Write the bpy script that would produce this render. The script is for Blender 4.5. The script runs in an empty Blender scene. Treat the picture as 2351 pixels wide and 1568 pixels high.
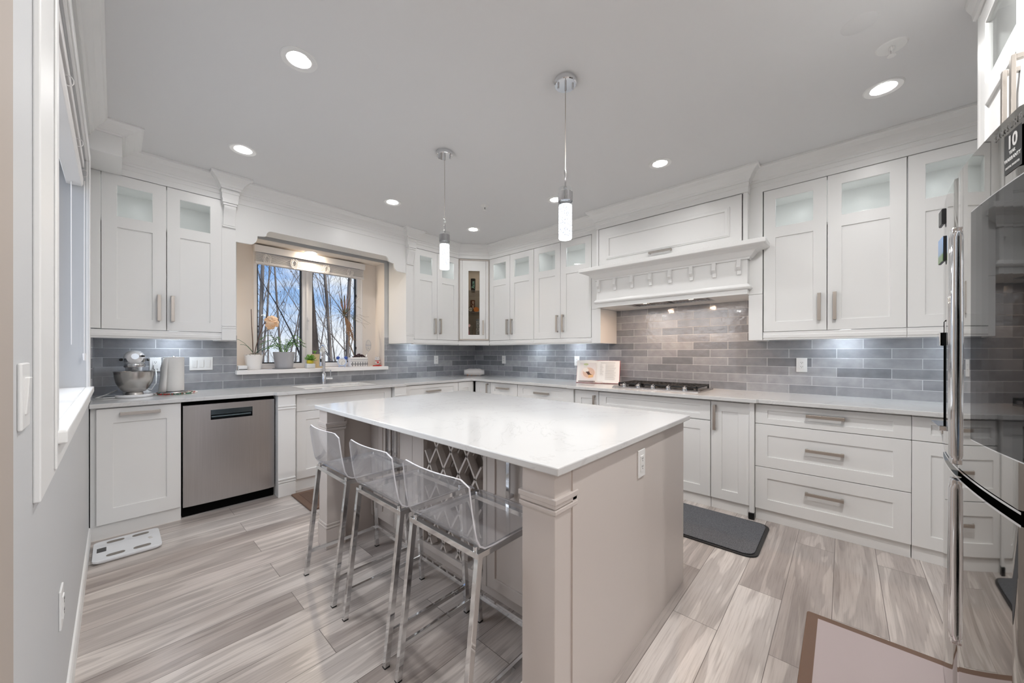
import bpy, bmesh, math, random
from mathutils import Vector, Matrix
PI = math.pi
SC = bpy.context.scene
COL = SC.collection

# ------------------------------------------------------------------ camera
CAM = Vector((-3.8711, -4.2572, 1.256))
YAW, PITCH, ROLL, FPX = math.radians(47.3179), math.radians(-.0692), math.radians(.0611), 833.811
cd = bpy.data.cameras.new('camera'); cam = bpy.data.objects.new('camera', cd); COL.objects.link(cam)
F_ = Vector((math.sin(YAW), math.cos(YAW), 0)); R_ = Vector((math.cos(YAW), -math.sin(YAW), 0)); U_ = Vector((0, 0, 1))
F_, U_ = F_*math.cos(PITCH)+U_*math.sin(PITCH), U_*math.cos(PITCH)-F_*math.sin(PITCH)
R_, U_ = R_*math.cos(ROLL)+U_*math.sin(ROLL), U_*math.cos(ROLL)-R_*math.sin(ROLL)
cam.matrix_world = Matrix(((R_.x, U_.x, -F_.x, CAM.x), (R_.y, U_.y, -F_.y, CAM.y), (R_.z, U_.z, -F_.z, CAM.z), (0, 0, 0, 1)))
cd.sensor_fit = 'HORIZONTAL'; cd.sensor_width = 36; cd.lens = FPX*36/2351
cd.shift_x = (1175.5-1166.51)/2351; cd.shift_y = (811.21-784)/2351
cd.clip_start = .02; cd.clip_end = 300
SC.camera = cam

# ------------------------------------------------------------------ view and world
SC.view_settings.view_transform = 'Standard'; SC.view_settings.look = 'None'
SC.view_settings.gamma = 1; SC.view_settings.use_curve_mapping = False
SC.view_settings.exposure = EXPOSURE = 0.10
cy = SC.cycles
cy.max_bounces = 10; cy.diffuse_bounces = 5; cy.glossy_bounces = 5; cy.transmission_bounces = 6; cy.transparent_max_bounces = 16
cy.caustics_reflective = False; cy.caustics_refractive = False; cy.sample_clamp_indirect = 4; cy.sample_clamp_direct = 0
cy.use_denoising = True; cy.use_adaptive_sampling = True; cy.adaptive_threshold = .02
try: cy.use_light_tree = True
except Exception: pass

W = bpy.data.worlds.new('sky'); SC.world = W; W.use_nodes = True
nt = W.node_tree; nt.nodes.clear()
def N(t, k, **kw):
    n = t.nodes.new(k)
    for a, b in kw.items():
        if a[0] == '_': n.inputs[a[1:]].default_value = b
        else: setattr(n, a, b)
    return n
tc = N(nt, 'ShaderNodeTexCoord'); sp = N(nt, 'ShaderNodeSeparateXYZ'); nt.links.new(tc.outputs['Generated'], sp.inputs[0])
rp = N(nt, 'ShaderNodeValToRGB'); nt.links.new(sp.outputs['Z'], rp.inputs[0])
e = rp.color_ramp.elements; e[0].position = 0; e[0].color = (.80, .86, .95, 1); e[1].position = .5; e[1].color = (.10, .28, .72, 1)
x = rp.color_ramp.elements.new(.10); x.color = (.42, .62, .95, 1); x = rp.color_ramp.elements.new(.22); x.color = (.20, .43, .88, 1)
mp = N(nt, 'ShaderNodeMapping'); mp.inputs['Scale'].default_value = (1.6, 1.6, 5); nt.links.new(tc.outputs['Generated'], mp.inputs[0])
nz = N(nt, 'ShaderNodeTexNoise', _Scale=2.2, _Detail=6.0, _Roughness=.55); nt.links.new(mp.outputs[0], nz.inputs['Vector'])
cr = N(nt, 'ShaderNodeValToRGB'); nt.links.new(nz.outputs[0], cr.inputs[0])
cr.color_ramp.elements[0].position = .47; cr.color_ramp.elements[1].position = .66
mx = N(nt, 'ShaderNodeMixRGB'); mx.inputs[2].default_value = (.92, .94, .98, 1)
nt.links.new(cr.outputs[0], mx.inputs[0]); nt.links.new(rp.outputs[0], mx.inputs[1])
bg = N(nt, 'ShaderNodeBackground', _Strength=1.0); nt.links.new(mx.outputs[0], bg.inputs[0])
wo = N(nt, 'ShaderNodeOutputWorld'); nt.links.new(bg.outputs[0], wo.inputs[0])

def light(name, kind, loc, power, col=(1, 1, 1), size=.1, rot=(0, 0, 0), parent=None, spread=None, size_y=None, angle=None, blend=.5):
    l = bpy.data.lights.new(name, kind); l.energy = power; l.color = col
    if kind == 'AREA':
        l.shape = 'DISK' if size_y is None else 'RECTANGLE'; l.size = size
        if size_y: l.size_y = size_y
        if spread: l.spread = spread
    elif kind == 'SPOT':
        l.shadow_soft_size = size; l.spot_size = angle; l.spot_blend = blend
    else: l.shadow_soft_size = size
    o = bpy.data.objects.new(name, l); COL.objects.link(o); o.location = loc; o.rotation_euler = rot
    if parent is not None: o.parent = parent; o.location = Vector(loc)-parent.location
    return o
sun = bpy.data.lights.new('sun', 'SUN'); sun.energy = 2.6; sun.angle = .02; sun.color = (1, .95, .88)
so = bpy.data.objects.new('sun', sun); COL.objects.link(so); so.rotation_euler = (math.radians(60), 0, math.radians(25)); so.location = (5, 12, 12)
# added fill light in a made-up opening of the room behind the camera
BACK_FILL = light('back_fill', 'AREA', (-1.9, -9.55, 1.25), 260, (.93, .96, 1), 3.2, (math.radians(90), 0, PI), size_y=2.2)
# daylight falling through the window of the left wall
DAY2 = light('side_window_daylight', 'AREA', (-5.1, -1.75, 2.55), 36, (.97, .98, 1), 2.0, Vector((3.6, -1.35, -2.0)).to_track_quat('-Z', 'Y').to_euler(), size_y=2.0, spread=math.radians(120))
CANP = 5.2   # watts of one recessed ceiling lamp
CANC = (1, .985, .975)

# ------------------------------------------------------------------ materials
MATS = {}
def M(name, col=(.8, .8, .8), rough=.5, metal=0., spec=.5, coat=0., emit=None, es=0., trans=0., ior=1.45, aniso=0.):
    m = bpy.data.materials.new(name); m.use_nodes = True; MATS[name] = m
    b = m.node_tree.nodes['Principled BSDF']
    b.inputs['Base Color'].default_value = (*col, 1); b.inputs['Roughness'].default_value = rough
    b.inputs['Metallic'].default_value = metal; b.inputs['Specular IOR Level'].default_value = spec
    b.inputs['Coat Weight'].default_value = coat; b.inputs['Coat Roughness'].default_value = .05
    b.inputs['Transmission Weight'].default_value = trans; b.inputs['IOR'].default_value = ior
    if aniso: b.inputs['Anisotropic'].default_value = aniso
    if emit: b.inputs['Emission Color'].default_value = (*emit, 1); b.inputs['Emission Strength'].default_value = es
    m.diffuse_color = (*col, 1)
    return m
def P(m): return m.node_tree, m.node_tree.nodes['Principled BSDF']
def ramp(t, src, stops):
    r = t.nodes.new('ShaderNodeValToRGB'); t.links.new(src, r.inputs[0])
    el = r.color_ramp.elements
    while len(el) < len(stops): el.new(.5)
    for q, (p, c) in zip(el, stops): q.position = p; q.color = (*c, 1) if len(c) == 3 else c
    return r.outputs[0]
def bump(t, b, src, strength=.2, dist=.01):
    n = N(t, 'ShaderNodeBump', _Strength=strength, _Distance=dist); t.links.new(src, n.inputs['Height']); t.links.new(n.outputs[0], b.inputs['Normal'])
def pos(t, sx=1, sy=1, sz=1, off=(0, 0, 0)):
    g = t.nodes.new('ShaderNodeNewGeometry'); m = t.nodes.new('ShaderNodeMapping')
    m.inputs['Scale'].default_value = (sx, sy, sz); m.inputs['Location'].default_value = off
    t.links.new(g.outputs['Position'], m.inputs[0]); return m.outputs[0]
def noisy(m, scale, c0, c1, lo=.35, hi=.65, stretch=(1, 1, 1), det=4.):
    t, b = P(m); n = N(t, 'ShaderNodeTexNoise', _Scale=scale, _Detail=det); t.links.new(pos(t, *stretch), n.inputs['Vector'])
    t.links.new(ramp(t, n.outputs[0], [(lo, c0), (hi, c1)]), b.inputs['Base Color']); return n

cab_white = M('white_cabinet_lacquer', (.83, .83, .82), .32)
trim_white = M('white_trim_paint', (.83, .83, .82), .4)
wall_paint = M('pale_grey_wall_paint', (.60, .61, .62), .55)
t, b = P(wall_paint); n = N(t, 'ShaderNodeTexNoise', _Scale=220., _Detail=3.); t.links.new(pos(t), n.inputs['Vector']); bump(t, b, n.outputs[0], .06, .002)
beige_paint = M('beige_wall_paint', (.44, .385, .34), .6)
cream_paint = M('cream_niche_paint', (.84, .78, .72), .6)
ceil_paint = M('flat_white_ceiling_paint', (.74, .74, .745), .9, spec=.2)
vinyl = M('white_vinyl_window_frame', (.85, .83, .82), .35)
quartz = M('white_quartz', (.66, .66, .655), .1, spec=.5)
t, b = P(quartz); n = N(t, 'ShaderNodeTexNoise', _Scale=1.6, _Detail=8., _Roughness=.62, _Distortion=1.5); t.links.new(pos(t), n.inputs['Vector'])
t.links.new(ramp(t, n.outputs[0], [(.42, (.66, .66, .655)), (.495, (.65, .65, .645)), (.503, (.58, .575, .57)), (.512, (.65, .65, .645))]), b.inputs['Base Color'])
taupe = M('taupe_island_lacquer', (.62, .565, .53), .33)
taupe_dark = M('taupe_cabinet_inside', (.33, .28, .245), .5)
nickel = M('brushed_nickel', (.50, .46, .42), .33, 1.)
chrome = M('polished_chrome', (.82, .83, .85), .05, 1.)
chrome_soft = M('satin_chrome', (.55, .55, .56), .14, 1.)
stool_chrome = M('mirror_chrome_legs', (.78, .79, .80), .07, 1.)
steel = M('brushed_stainless_steel', (.47, .455, .45), .30, 1., aniso=.6)
t, b = P(steel); n = N(t, 'ShaderNodeTexNoise', _Scale=30., _Detail=5.); t.links.new(pos(t, 6, 6, .12), n.inputs['Vector'])
t.links.new(ramp(t, n.outputs[0], [(.3, (.485, .47, .465)), (.7, (.525, .51, .505))]), b.inputs['Base Color'])
steel_bowl = M('satin_steel_bowl', (.52, .50, .48), .24, 1.)
mirror_steel = M('black_mirror_steel', (.46, .455, .44), .035, 1.)
black_glass = M('black_display_glass', (.010, .011, .012), .03, spec=.35)
black_plastic = M('black_plastic', (.012, .012, .013), .35)
iron = M('black_cast_iron', (.018, .017, .017), .55)
dark_gap = M('dark_recess', (.004, .004, .004), .9, spec=.1)
white_plastic = M('white_plastic', (.82, .82, .81), .3)
white_enamel = M('white_enamel', (.84, .84, .86), .12, coat=.6)
ceramic = M('white_ceramic', (.84, .82, .80), .35)
paper = M('white_paper', (.84, .83, .81), .8)
rubber_grey = M('grey_rubber', (.25, .25, .26), .6)
leaf = M('dark_green_leaf', (.045, .13, .025), .4)
leaf_b = M('bright_green_leaf', (.16, .36, .05), .5)
leaf_o = M('grey_green_leaf', (.12, .22, .14), .45)
stem_m = M('brown_stem', (.12, .07, .055), .6)
soil = M('dark_soil', (.035, .02, .018), .9)
def glassy(name, tint, gl, diff=0., dc=(1, 1, 1), rough=.02):
    m = bpy.data.materials.new(name); m.use_nodes = True; MATS[name] = m; t = m.node_tree; t.nodes.clear()
    o = t.nodes.new('ShaderNodeOutputMaterial'); tr = N(t, 'ShaderNodeBsdfTransparent'); tr.inputs[0].default_value = (*tint, 1)
    g = N(t, 'ShaderNodeBsdfGlossy', _Roughness=rough); lw = N(t, 'ShaderNodeLayerWeight', _Blend=.5); pw = N(t, 'ShaderNodeMath', operation='POWER'); pw.inputs[1].default_value = 4.; t.links.new(lw.outputs['Facing'], pw.inputs[0]); fr = N(t, 'ShaderNodeMath', operation='MULTIPLY_ADD'); r0 = ((gl-1)/(gl+1))**2; fr.inputs[1].default_value = .75*(1-r0); fr.inputs[2].default_value = r0; t.links.new(pw.outputs[0], fr.inputs[0])
    a = t.nodes.new('ShaderNodeMixShader'); t.links.new(fr.outputs[0], a.inputs[0]); t.links.new(tr.outputs[0], a.inputs[1]); t.links.new(g.outputs[0], a.inputs[2])
    last = a
    if diff:
        d = N(t, 'ShaderNodeBsdfDiffuse'); d.inputs[0].default_value = (*dc, 1); q = t.nodes.new('ShaderNodeMixShader'); q.inputs[0].default_value = diff
        t.links.new(a.outputs[0], q.inputs[1]); t.links.new(d.outputs[0], q.inputs[2]); last = q
    t.links.new(last.outputs[0], o.inputs[0]); m.diffuse_color = (*tint, .3)
    return m
pane_glass = glassy('clear_window_glass', (.97, .98, .98), 1.3)
cab_glass = glassy('cabinet_door_glass', (.96, .975, .97), 1.25, .06, (.95, .97, .96))
smoke_glass = glassy('smoky_glass', (.80, .77, .72), 1.2)
acrylic = glassy('clear_acrylic', (.975, .98, .985), 1.45, .07, (.95, .95, 1))
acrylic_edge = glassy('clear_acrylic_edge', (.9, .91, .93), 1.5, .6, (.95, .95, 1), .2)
clear_plastic = glassy('clear_plastic', (.93, .94, .94), 1.4, .06)
glow = M('lamp_diffuser', (1, 1, 1), .5, emit=(1, .98, .95), es=14.)
glow_warm = M('warm_lamp_diffuser', (1, 1, 1), .5, emit=(1, .86, .68), es=14.)
glow_cool = M('cool_lamp_diffuser', (1, 1, 1), .5, emit=(.92, .96, 1), es=10.)
crystal = M('bubbled_crystal_lit_from_within', (.9, .92, .95), .15, emit=(.9, .95, 1), es=.8)
t, b = P(crystal); v = N(t, 'ShaderNodeTexVoronoi', _Scale=130.); t.links.new(pos(t), v.inputs['Vector'])
t.links.new(ramp(t, v.outputs['Distance'], [(.12, (.10, .12, .17)), (.34, (.50, .55, .63)), (.6, (1, 1, 1))]), b.inputs['Emission Color'])
t.links.new(ramp(t, v.outputs['Distance'], [(.2, (.3, .33, .38)), (.7, (.9, .93, .97))]), b.inputs['Base Color'])
b.inputs['Emission Strength'].default_value = .95; bump(t, b, v.outputs['Distance'], .6, .004)

def tile_mat(name, ax, warm=0.):                       # hand-glazed brick tiles, 300 x 75 mm
    m = M(name, (.3, .31, .33), .12, coat=.3); t, b = P(m)
    g = t.nodes.new('ShaderNodeNewGeometry'); s = t.nodes.new('ShaderNodeSeparateXYZ'); t.links.new(g.outputs['Position'], s.inputs[0])
    c = t.nodes.new('ShaderNodeCombineXYZ'); t.links.new(s.outputs[ax], c.inputs['X']); t.links.new(s.outputs['Z'], c.inputs['Y'])
    mp = t.nodes.new('ShaderNodeMapping'); mp.inputs['Location'].default_value = ((.025 if ax == 'X' else .158)+3, -.914+.0755*8, 0); t.links.new(c.outputs[0], mp.inputs[0])
    br = N(t, 'ShaderNodeTexBrick', offset=.5, offset_frequency=2); t.links.new(mp.outputs[0], br.inputs['Vector'])
    for k, v in (('Scale', 1.), ('Mortar Size', .0022), ('Mortar Smooth', .3), ('Bias', 0.), ('Brick Width', .3035), ('Row Height', .0755)): br.inputs[k].default_value = v
    br.inputs['Color1'].default_value = (0, 0, 0, 1); br.inputs['Color2'].default_value = (1, 1, 1, 1); br.inputs['Mortar'].default_value = (.5, .5, .5, 1)
    body = ramp(t, br.outputs['Color'], [(0, (.18, .185, .20)), (.3, (.255, .262, .282)), (.6, (.295, .30, .32)), (1, (.39, .395, .41))])
    n = N(t, 'ShaderNodeTexNoise', _Scale=14., _Detail=4.); t.links.new(mp.outputs[0], n.inputs['Vector'])
    mm = N(t, 'ShaderNodeMixRGB', blend_type='MULTIPLY'); mm.inputs[0].default_value = 1
    t.links.new(body, mm.inputs[1]); t.links.new(ramp(t, n.outputs[0], [(.3, (.88, .88, .89)), (.7, (1.1, 1.1, 1.1))]), mm.inputs[2])
    gm = N(t, 'ShaderNodeMixRGB'); gm.inputs[2].default_value = (.55, .56, .58, 1)
    t.links.new(br.outputs['Fac'], gm.inputs[0]); t.links.new(mm.outputs[0], gm.inputs[1]); t.links.new(gm.outputs[0], b.inputs['Base Color'])
    n2 = N(t, 'ShaderNodeTexNoise', _Scale=26., _Detail=2.); t.links.new(mp.outputs[0], n2.inputs['Vector'])
    sb = N(t, 'ShaderNodeMath', operation='MULTIPLY_ADD'); sb.inputs[1].default_value = -1.6; t.links.new(br.outputs['Fac'], sb.inputs[0]); t.links.new(n2.outputs[0], sb.inputs[2])
    bump(t, b, sb.outputs[0], .35, .0045)
    r = N(t, 'ShaderNodeMath', operation='MULTIPLY_ADD'); r.inputs[1].default_value = .6; r.inputs[2].default_value = .1; t.links.new(br.outputs['Fac'], r.inputs[0]); t.links.new(r.outputs[0], b.inputs['Roughness'])
    return m
tile_x = tile_mat('grey_glazed_brick_tile_x', 'X'); tile_y = tile_mat('grey_glazed_brick_tile_y', 'Y')

def floor_mat():                                        # grey-washed oak laminate, boards along X
    m = M('grey_oak_laminate', (.4, .36, .33), .3); t, b = P(m)
    g = t.nodes.new('ShaderNodeNewGeometry'); mp = t.nodes.new('ShaderNodeMapping'); mp.inputs['Location'].default_value = (.35, .04, 0); t.links.new(g.outputs['Position'], mp.inputs[0])
    br = N(t, 'ShaderNodeTexBrick', offset=.37, offset_frequency=2, squash=1.); t.links.new(mp.outputs[0], br.inputs['Vector'])
    for k, v in (('Scale', 1.), ('Mortar Size', .0012), ('Mortar Smooth', .1), ('Bias', 0.), ('Brick Width', 1.22), ('Row Height', .19)): br.inputs[k].default_value = v
    br.inputs['Color1'].default_value = (0, 0, 0, 1); br.inputs['Color2'].default_value = (1, 1, 1, 1); br.inputs['Mortar'].default_value = (.4, .4, .4, 1)
    # every board shifts the grain
    sh = N(t, 'ShaderNodeVectorMath', operation='MULTIPLY_ADD'); sh.inputs[1].default_value = (7.3, 3.1, 11.7)
    t.links.new(br.outputs['Color'], sh.inputs[0]); t.links.new(mp.outputs[0], sh.inputs[2])
    st = t.nodes.new('ShaderNodeMapping'); st.inputs['Scale'].default_value = (.55, 5.5, 1); t.links.new(sh.outputs[0], st.inputs[0])
    w1 = N(t, 'ShaderNodeTexNoise', _Scale=1.3, _Detail=3., _Distortion=.6); t.links.new(st.outputs[0], w1.inputs['Vector'])
    rings = N(t, 'ShaderNodeMath', operation='MULTIPLY'); rings.inputs[1].default_value = 26.; t.links.new(w1.outputs[0], rings.inputs[0])
    sn = N(t, 'ShaderNodeMath', operation='SINE'); t.links.new(rings.outputs[0], sn.inputs[0])
    fine = t.nodes.new('ShaderNodeMapping'); fine.inputs['Scale'].default_value = (3, 90, 1); t.links.new(sh.outputs[0], fine.inputs[0])
    w2 = N(t, 'ShaderNodeTexNoise', _Scale=1.6, _Detail=4., _Roughness=.6); t.links.new(fine.outputs[0], w2.inputs['Vector'])
    base = ramp(t, br.outputs['Color'], [(0, (.47, .42, .39)), (.5, (.57, .52, .485)), (1, (.66, .615, .58))])
    st2 = t.nodes.new('ShaderNodeMapping'); st2.inputs['Scale'].default_value = (.8, 4, 1); t.links.new(sh.outputs[0], st2.inputs[0])
    w3 = N(t, 'ShaderNodeTexNoise', _Scale=1.1, _Detail=3.); t.links.new(st2.outputs[0], w3.inputs['Vector'])
    def mul(a, bb, f=1.):
        q = N(t, 'ShaderNodeMixRGB', blend_type='MULTIPLY'); q.inputs[0].default_value = f; t.links.new(a, q.inputs[1]); t.links.new(bb, q.inputs[2]); return q.outputs[0]
    c = mul(base, ramp(t, w3.outputs[0], [(.3, (.66, .63, .62)), (.5, (1, 1, 1)), (.72, (1.16, 1.16, 1.17))]))
    c = mul(c, ramp(t, sn.outputs[0], [(0, (.80, .79, .79)), (.35, (1, 1, 1)), (1, (1.06, 1.06, 1.06))]))
    c = mul(c, ramp(t, w2.outputs[0], [(.3, (.80, .78, .77)), (.5, (1, 1, 1)), (.75, (1.08, 1.08, 1.08))]))
    gm = N(t, 'ShaderNodeMixRGB'); gm.inputs[2].default_value = (.13, .11, .10, 1); t.links.new(br.outputs['Fac'], gm.inputs[0]); t.links.new(c, gm.inputs[1])
    t.links.new(gm.outputs[0], b.inputs['Base Color']); bump(t, b, w2.outputs[0], .08, .003)
    return m
floor_m = floor_mat()
mat_grey = M('charcoal_cushion_mat', (.10, .105, .115), .75); n = noisy(mat_grey, 260., (.05, .052, .058), (.17, .175, .19)); t, b = P(mat_grey); bump(t, b, n.outputs[0], .5, .003)
mat_brown = M('brown_mat_border', (.155, .09, .06), .5)
weave = M('woven_mat_centre', (.3, .25, .24), .8); t, b = P(weave)
na = N(t, 'ShaderNodeTexNoise', _Scale=1., _Detail=3.); t.links.new(pos(t, 9, 420, 1), na.inputs['Vector'])
nb = N(t, 'ShaderNodeTexNoise', _Scale=1., _Detail=3.); t.links.new(pos(t, 420, 9, 1), nb.inputs['Vector'])
ad = N(t, 'ShaderNodeMath', operation='ADD'); t.links.new(na.outputs[0], ad.inputs[0]); t.links.new(nb.outputs[0], ad.inputs[1])
t.links.new(ramp(t, ad.outputs[0], [(.36, (.10, .075, .075)), (.5, (.26, .21, .21)), (.64, (.46, .39, .385))]), b.inputs['Base Color'])
weave_b = M('dark_brown_mat_centre', (.14, .085, .06), .7); noisy(weave_b, 40., (.10, .06, .042), (.17, .105, .075), stretch=(1, 14, 1))
bark = M('grey_brown_bark', (.16, .13, .11), .9); noisy(bark, 6., (.10, .08, .07), (.26, .22, .19), stretch=(1, 1, .2))
bark_dark = M('dark_bark', (.06, .045, .038), .9); noisy(bark_dark, 9., (.03, .022, .018), (.10, .075, .06), stretch=(1, 1, .2))
dry_leaf = M('dry_brown_leaf', (.16, .08, .04), .8)
ground_m = M('winter_ground', (.16, .13, .09), 1.); noisy(ground_m, .6, (.10, .085, .05), (.24, .2, .15))
# ------------------------------------------------------------------ mesh helpers
class Fr:                                              # a wall frame: s along the wall, d out of it, z up
    def __init__(self, ox, oy, S, D): self.o, self.S, self.D = Vector((ox, oy, 0)), Vector((*S, 0)), Vector((*D, 0))
    def __call__(self, s, d, z): return self.o+self.S*s+self.D*d+Vector((0, 0, z))
WW = Fr(0, 0, (1, 0), (0, -1))                         # window wall: s = X
HW = Fr(0, 0, (0, 1), (-1, 0))                         # cooker wall: s = Y
XY = Fr(0, 0, (1, 0), (0, 1))
FW = Fr(0, 0, (1, 0), (0, 1))                          # fridge wall looks towards +Y
IS = Fr(0, 0, (0, 1), (-1, 0))                         # seating side of the island
class B:
    def __init__(self, fr=XY): self.b = bmesh.new(); self.fr = fr; self.mi = 0
    def quad(self, vs, mi=None):
        try: f = self.b.faces.new(vs)
        except ValueError: return None
        f.material_index = self.mi if mi is None else mi; return f
    def v(self, *p): return self.b.verts.new(p[0] if len(p) == 1 else p)
    def box(self, s0, s1, d0, d1, z0, z1):
        V = [self.v(self.fr(s, d, z)) for z in (z0, z1) for d in (d0, d1) for s in (s0, s1)]
        for i in ((0, 1, 3, 2), (4, 6, 7, 5), (0, 4, 5, 1), (2, 3, 7, 6), (0, 2, 6, 4), (1, 5, 7, 3)): self.quad([V[k] for k in i])
        return self
    def obox(self, c, ax, ay, az):                     # oriented box: centre and three half vectors
        c, ax, ay, az = map(Vector, (c, ax, ay, az))
        V = [self.v(c+ax*i+ay*j+az*k) for k in (-1, 1) for j in (-1, 1) for i in (-1, 1)]
        for i in ((0, 1, 3, 2), (4, 6, 7, 5), (0, 4, 5, 1), (2, 3, 7, 6), (0, 2, 6, 4), (1, 5, 7, 3)): self.quad([V[k] for k in i])
        return self
    def bar(self, p, q, w, h=None, up=(0, 0, 1)):      # square bar from p to q
        p, q = Vector(p), Vector(q); d = q-p; L = d.length; d.normalize(); u = Vector(up)
        if abs(d.dot(u)) > .95: u = Vector((1, 0, 0))
        x = d.cross(u).normalized(); y = x.cross(d); h = w if h is None else h
        return self.obox((p+q)/2, d*L/2, x*w/2, y*h/2)
    def cells(self, ss, zs, d0, d1, holes=()):         # slab between d0 and d1 from a grid of cells, some left out
        ns, nz = len(ss), len(zs); full = lambda i, j: 0 <= i < ns-1 and 0 <= j < nz-1 and (i, j) not in holes
        vf, vb = {}, {}
        def g(dic, i, j, d):
            if (i, j) not in dic: dic[i, j] = self.v(self.fr(ss[i], d, zs[j]))
            return dic[i, j]
        for i in range(ns-1):
            for j in range(nz-1):
                if not full(i, j): continue
                self.quad([g(vf, a, c, d1) for a, c in ((i, j), (i+1, j), (i+1, j+1), (i, j+1))])
                self.quad([g(vb, a, c, d0) for a, c in ((i, j+1), (i+1, j+1), (i+1, j), (i, j))])
                for (di, dj, e) in ((-1, 0, ((i, j), (i, j+1))), (1, 0, ((i+1, j), (i+1, j+1))), (0, -1, ((i, j), (i+1, j))), (0, 1, ((i, j+1), (i+1, j+1)))):
                    if not full(i+di, j+dj):
                        (a, c), (a2, c2) = e; self.quad([g(vf, a, c, d1), g(vf, a2, c2, d1), g(vb, a2, c2, d0), g(vb, a, c, d0)])
        return self
    def poly(self, pts, z0, z1):                       # vertical prism on a plan polygon (fr coords s, d)
        lo = [self.v(self.fr(s, d, z0)) for s, d in pts]; hi = [self.v(self.fr(s, d, z1)) for s, d in pts]; n = len(pts)
        self.quad(lo[::-1]); self.quad(hi)
        for i in range(n): self.quad([lo[i], lo[(i+1) % n], hi[(i+1) % n], hi[i]])
        return self
    def extr(self, pts, s0, s1):                       # profile (d, z) extruded along s
        A = [self.v(self.fr(s0, d, z)) for d, z in pts]; C = [self.v(self.fr(s1, d, z)) for d, z in pts]; n = len(pts)
        self.quad(A[::-1]); self.quad(C)
        for i in range(n): self.quad([A[i], A[(i+1) % n], C[(i+1) % n], C[i]])
        return self
    def face_extr(self, pts, d0, d1):                  # outline (s, z) extruded along d
        A = [self.v(self.fr(s, d0, z)) for s, z in pts]; C = [self.v(self.fr(s, d1, z)) for s, z in pts]; n = len(pts)
        self.quad(A[::-1]); self.quad(C)
        for i in range(n): self.quad([A[i], A[(i+1) % n], C[(i+1) % n], C[i]])
        return self
    def sweep(self, path, prof, closed=False):         # prof (offset to the right of travel, z) mitred along a plan path
        P2 = [Vector(p) for p in path]; n = len(P2); rows = []
        for i, p in enumerate(P2):
            a = (P2[i]-P2[i-1]).normalized() if i else (P2[1]-P2[0]).normalized()
            c = (P2[i+1]-P2[i]).normalized() if i < n-1 else a
            na, nc = Vector((a.y, -a.x)), Vector((c.y, -c.x)); m = (na+nc); m = m/max(m.dot(na), .2) if m.length > 1e-6 else na
            rows.append([self.v(self.fr(p.x+m.x*o, p.y+m.y*o, z)) for o, z in prof])
        k = len(prof)
        for i in range(n-1):
            for j in range(k): self.quad([rows[i][j], rows[i+1][j], rows[i+1][(j+1) % k], rows[i][(j+1) % k]])
        self.quad(rows[0]); self.quad(rows[-1][::-1]); return self
    def lathe(self, prof, c, seg=24, ax=(0, 0, 1), cap=True, sx=1., sy=1., ref=None):  # prof (r, h)
        c = Vector(c); a = Vector(ax).normalized(); r = Vector(ref) if ref else (Vector((1, 0, 0)) if abs(a.x) < .9 else Vector((0, 1, 0)))
        u = (r-a*r.dot(a)).normalized(); w = a.cross(u); rows = []
        for rr, h in prof:
            if rr < 1e-6: rows.append([self.v(c+a*h)])
            else: rows.append([self.v(c+a*h+u*(math.cos(2*PI*i/seg)*rr*sx)+w*(math.sin(2*PI*i/seg)*rr*sy)) for i in range(seg)])
        for A, C in zip(rows, rows[1:]):
            for i in range(seg):
                j = (i+1) % seg
                if len(A) == 1 and len(C) == 1: continue
                if len(A) == 1: self.quad([A[0], C[i], C[j]])
                elif len(C) == 1: self.quad([A[i], A[j], C[0]])
                else: self.quad([A[i], A[j], C[j], C[i]])
        if cap:
            if len(rows[0]) > 1: self.quad(rows[0][::-1])
            if len(rows[-1]) > 1: self.quad(rows[-1])
        return self
    def cyl(self, p, q, r, seg=16, r2=None):
        p, q = Vector(p), Vector(q); return self.lathe([(r, 0), (r if r2 is None else r2, (q-p).length)], p, seg, q-p)
    def tube(self, pts, r, seg=8, cap=True):           # r a number or one radius per point
        pts = [Vector(p) for p in pts]; n = len(pts); rows = []; u = None
        for i, p in enumerate(pts):
            d = (pts[min(i+1, n-1)]-pts[max(i-1, 0)]); d = d.normalized() if d.length > 1e-9 else Vector((0, 0, 1))
            if u is None: u = d.orthogonal().normalized()
            u = (u-d*u.dot(d)).normalized(); w = d.cross(u); rr = r[i] if isinstance(r, (list, tuple)) else r
            rows.append([self.v(p+u*(math.cos(2*PI*k/seg)*rr)+w*(math.sin(2*PI*k/seg)*rr)) for k in range(seg)])
        for A, C in zip(rows, rows[1:]):
            for k in range(seg): self.quad([A[k], A[(k+1) % seg], C[(k+1) % seg], C[k]])
        if cap: self.quad(rows[0][::-1]); self.quad(rows[-1])
        return self
    def ball(self, c, r, sx=1, sy=1, sz=1, seg=12, rings=8):
        prof = [(math.sin(PI*i/rings)*r, -math.cos(PI*i/rings)*r*sz) for i in range(rings+1)]; prof[0] = (0, -r*sz); prof[-1] = (0, r*sz)
        return self.lathe(prof, c, seg, sx=sx, sy=sy)
    def blade(self, pts, w, up=(0, 0, 1), t=.0006):    # a leaf: strip along pts with widths w
        pts = [Vector(p) for p in pts]; rows = []; n = len(pts)
        for i, p in enumerate(pts):
            d = (pts[min(i+1, n-1)]-pts[max(i-1, 0)]).normalized(); x = d.cross(Vector(up)); x = x.normalized() if x.length > 1e-4 else Vector((1, 0, 0)); h = d.cross(x)*t
            rows.append([self.v(p-x*w[i]/2), self.v(p+h), self.v(p+x*w[i]/2), self.v(p-h)])
        for A, C in zip(rows, rows[1:]):
            for k in range(4): self.quad([A[k], A[(k+1) % 4], C[(k+1) % 4], C[k]])
        return self
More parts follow.
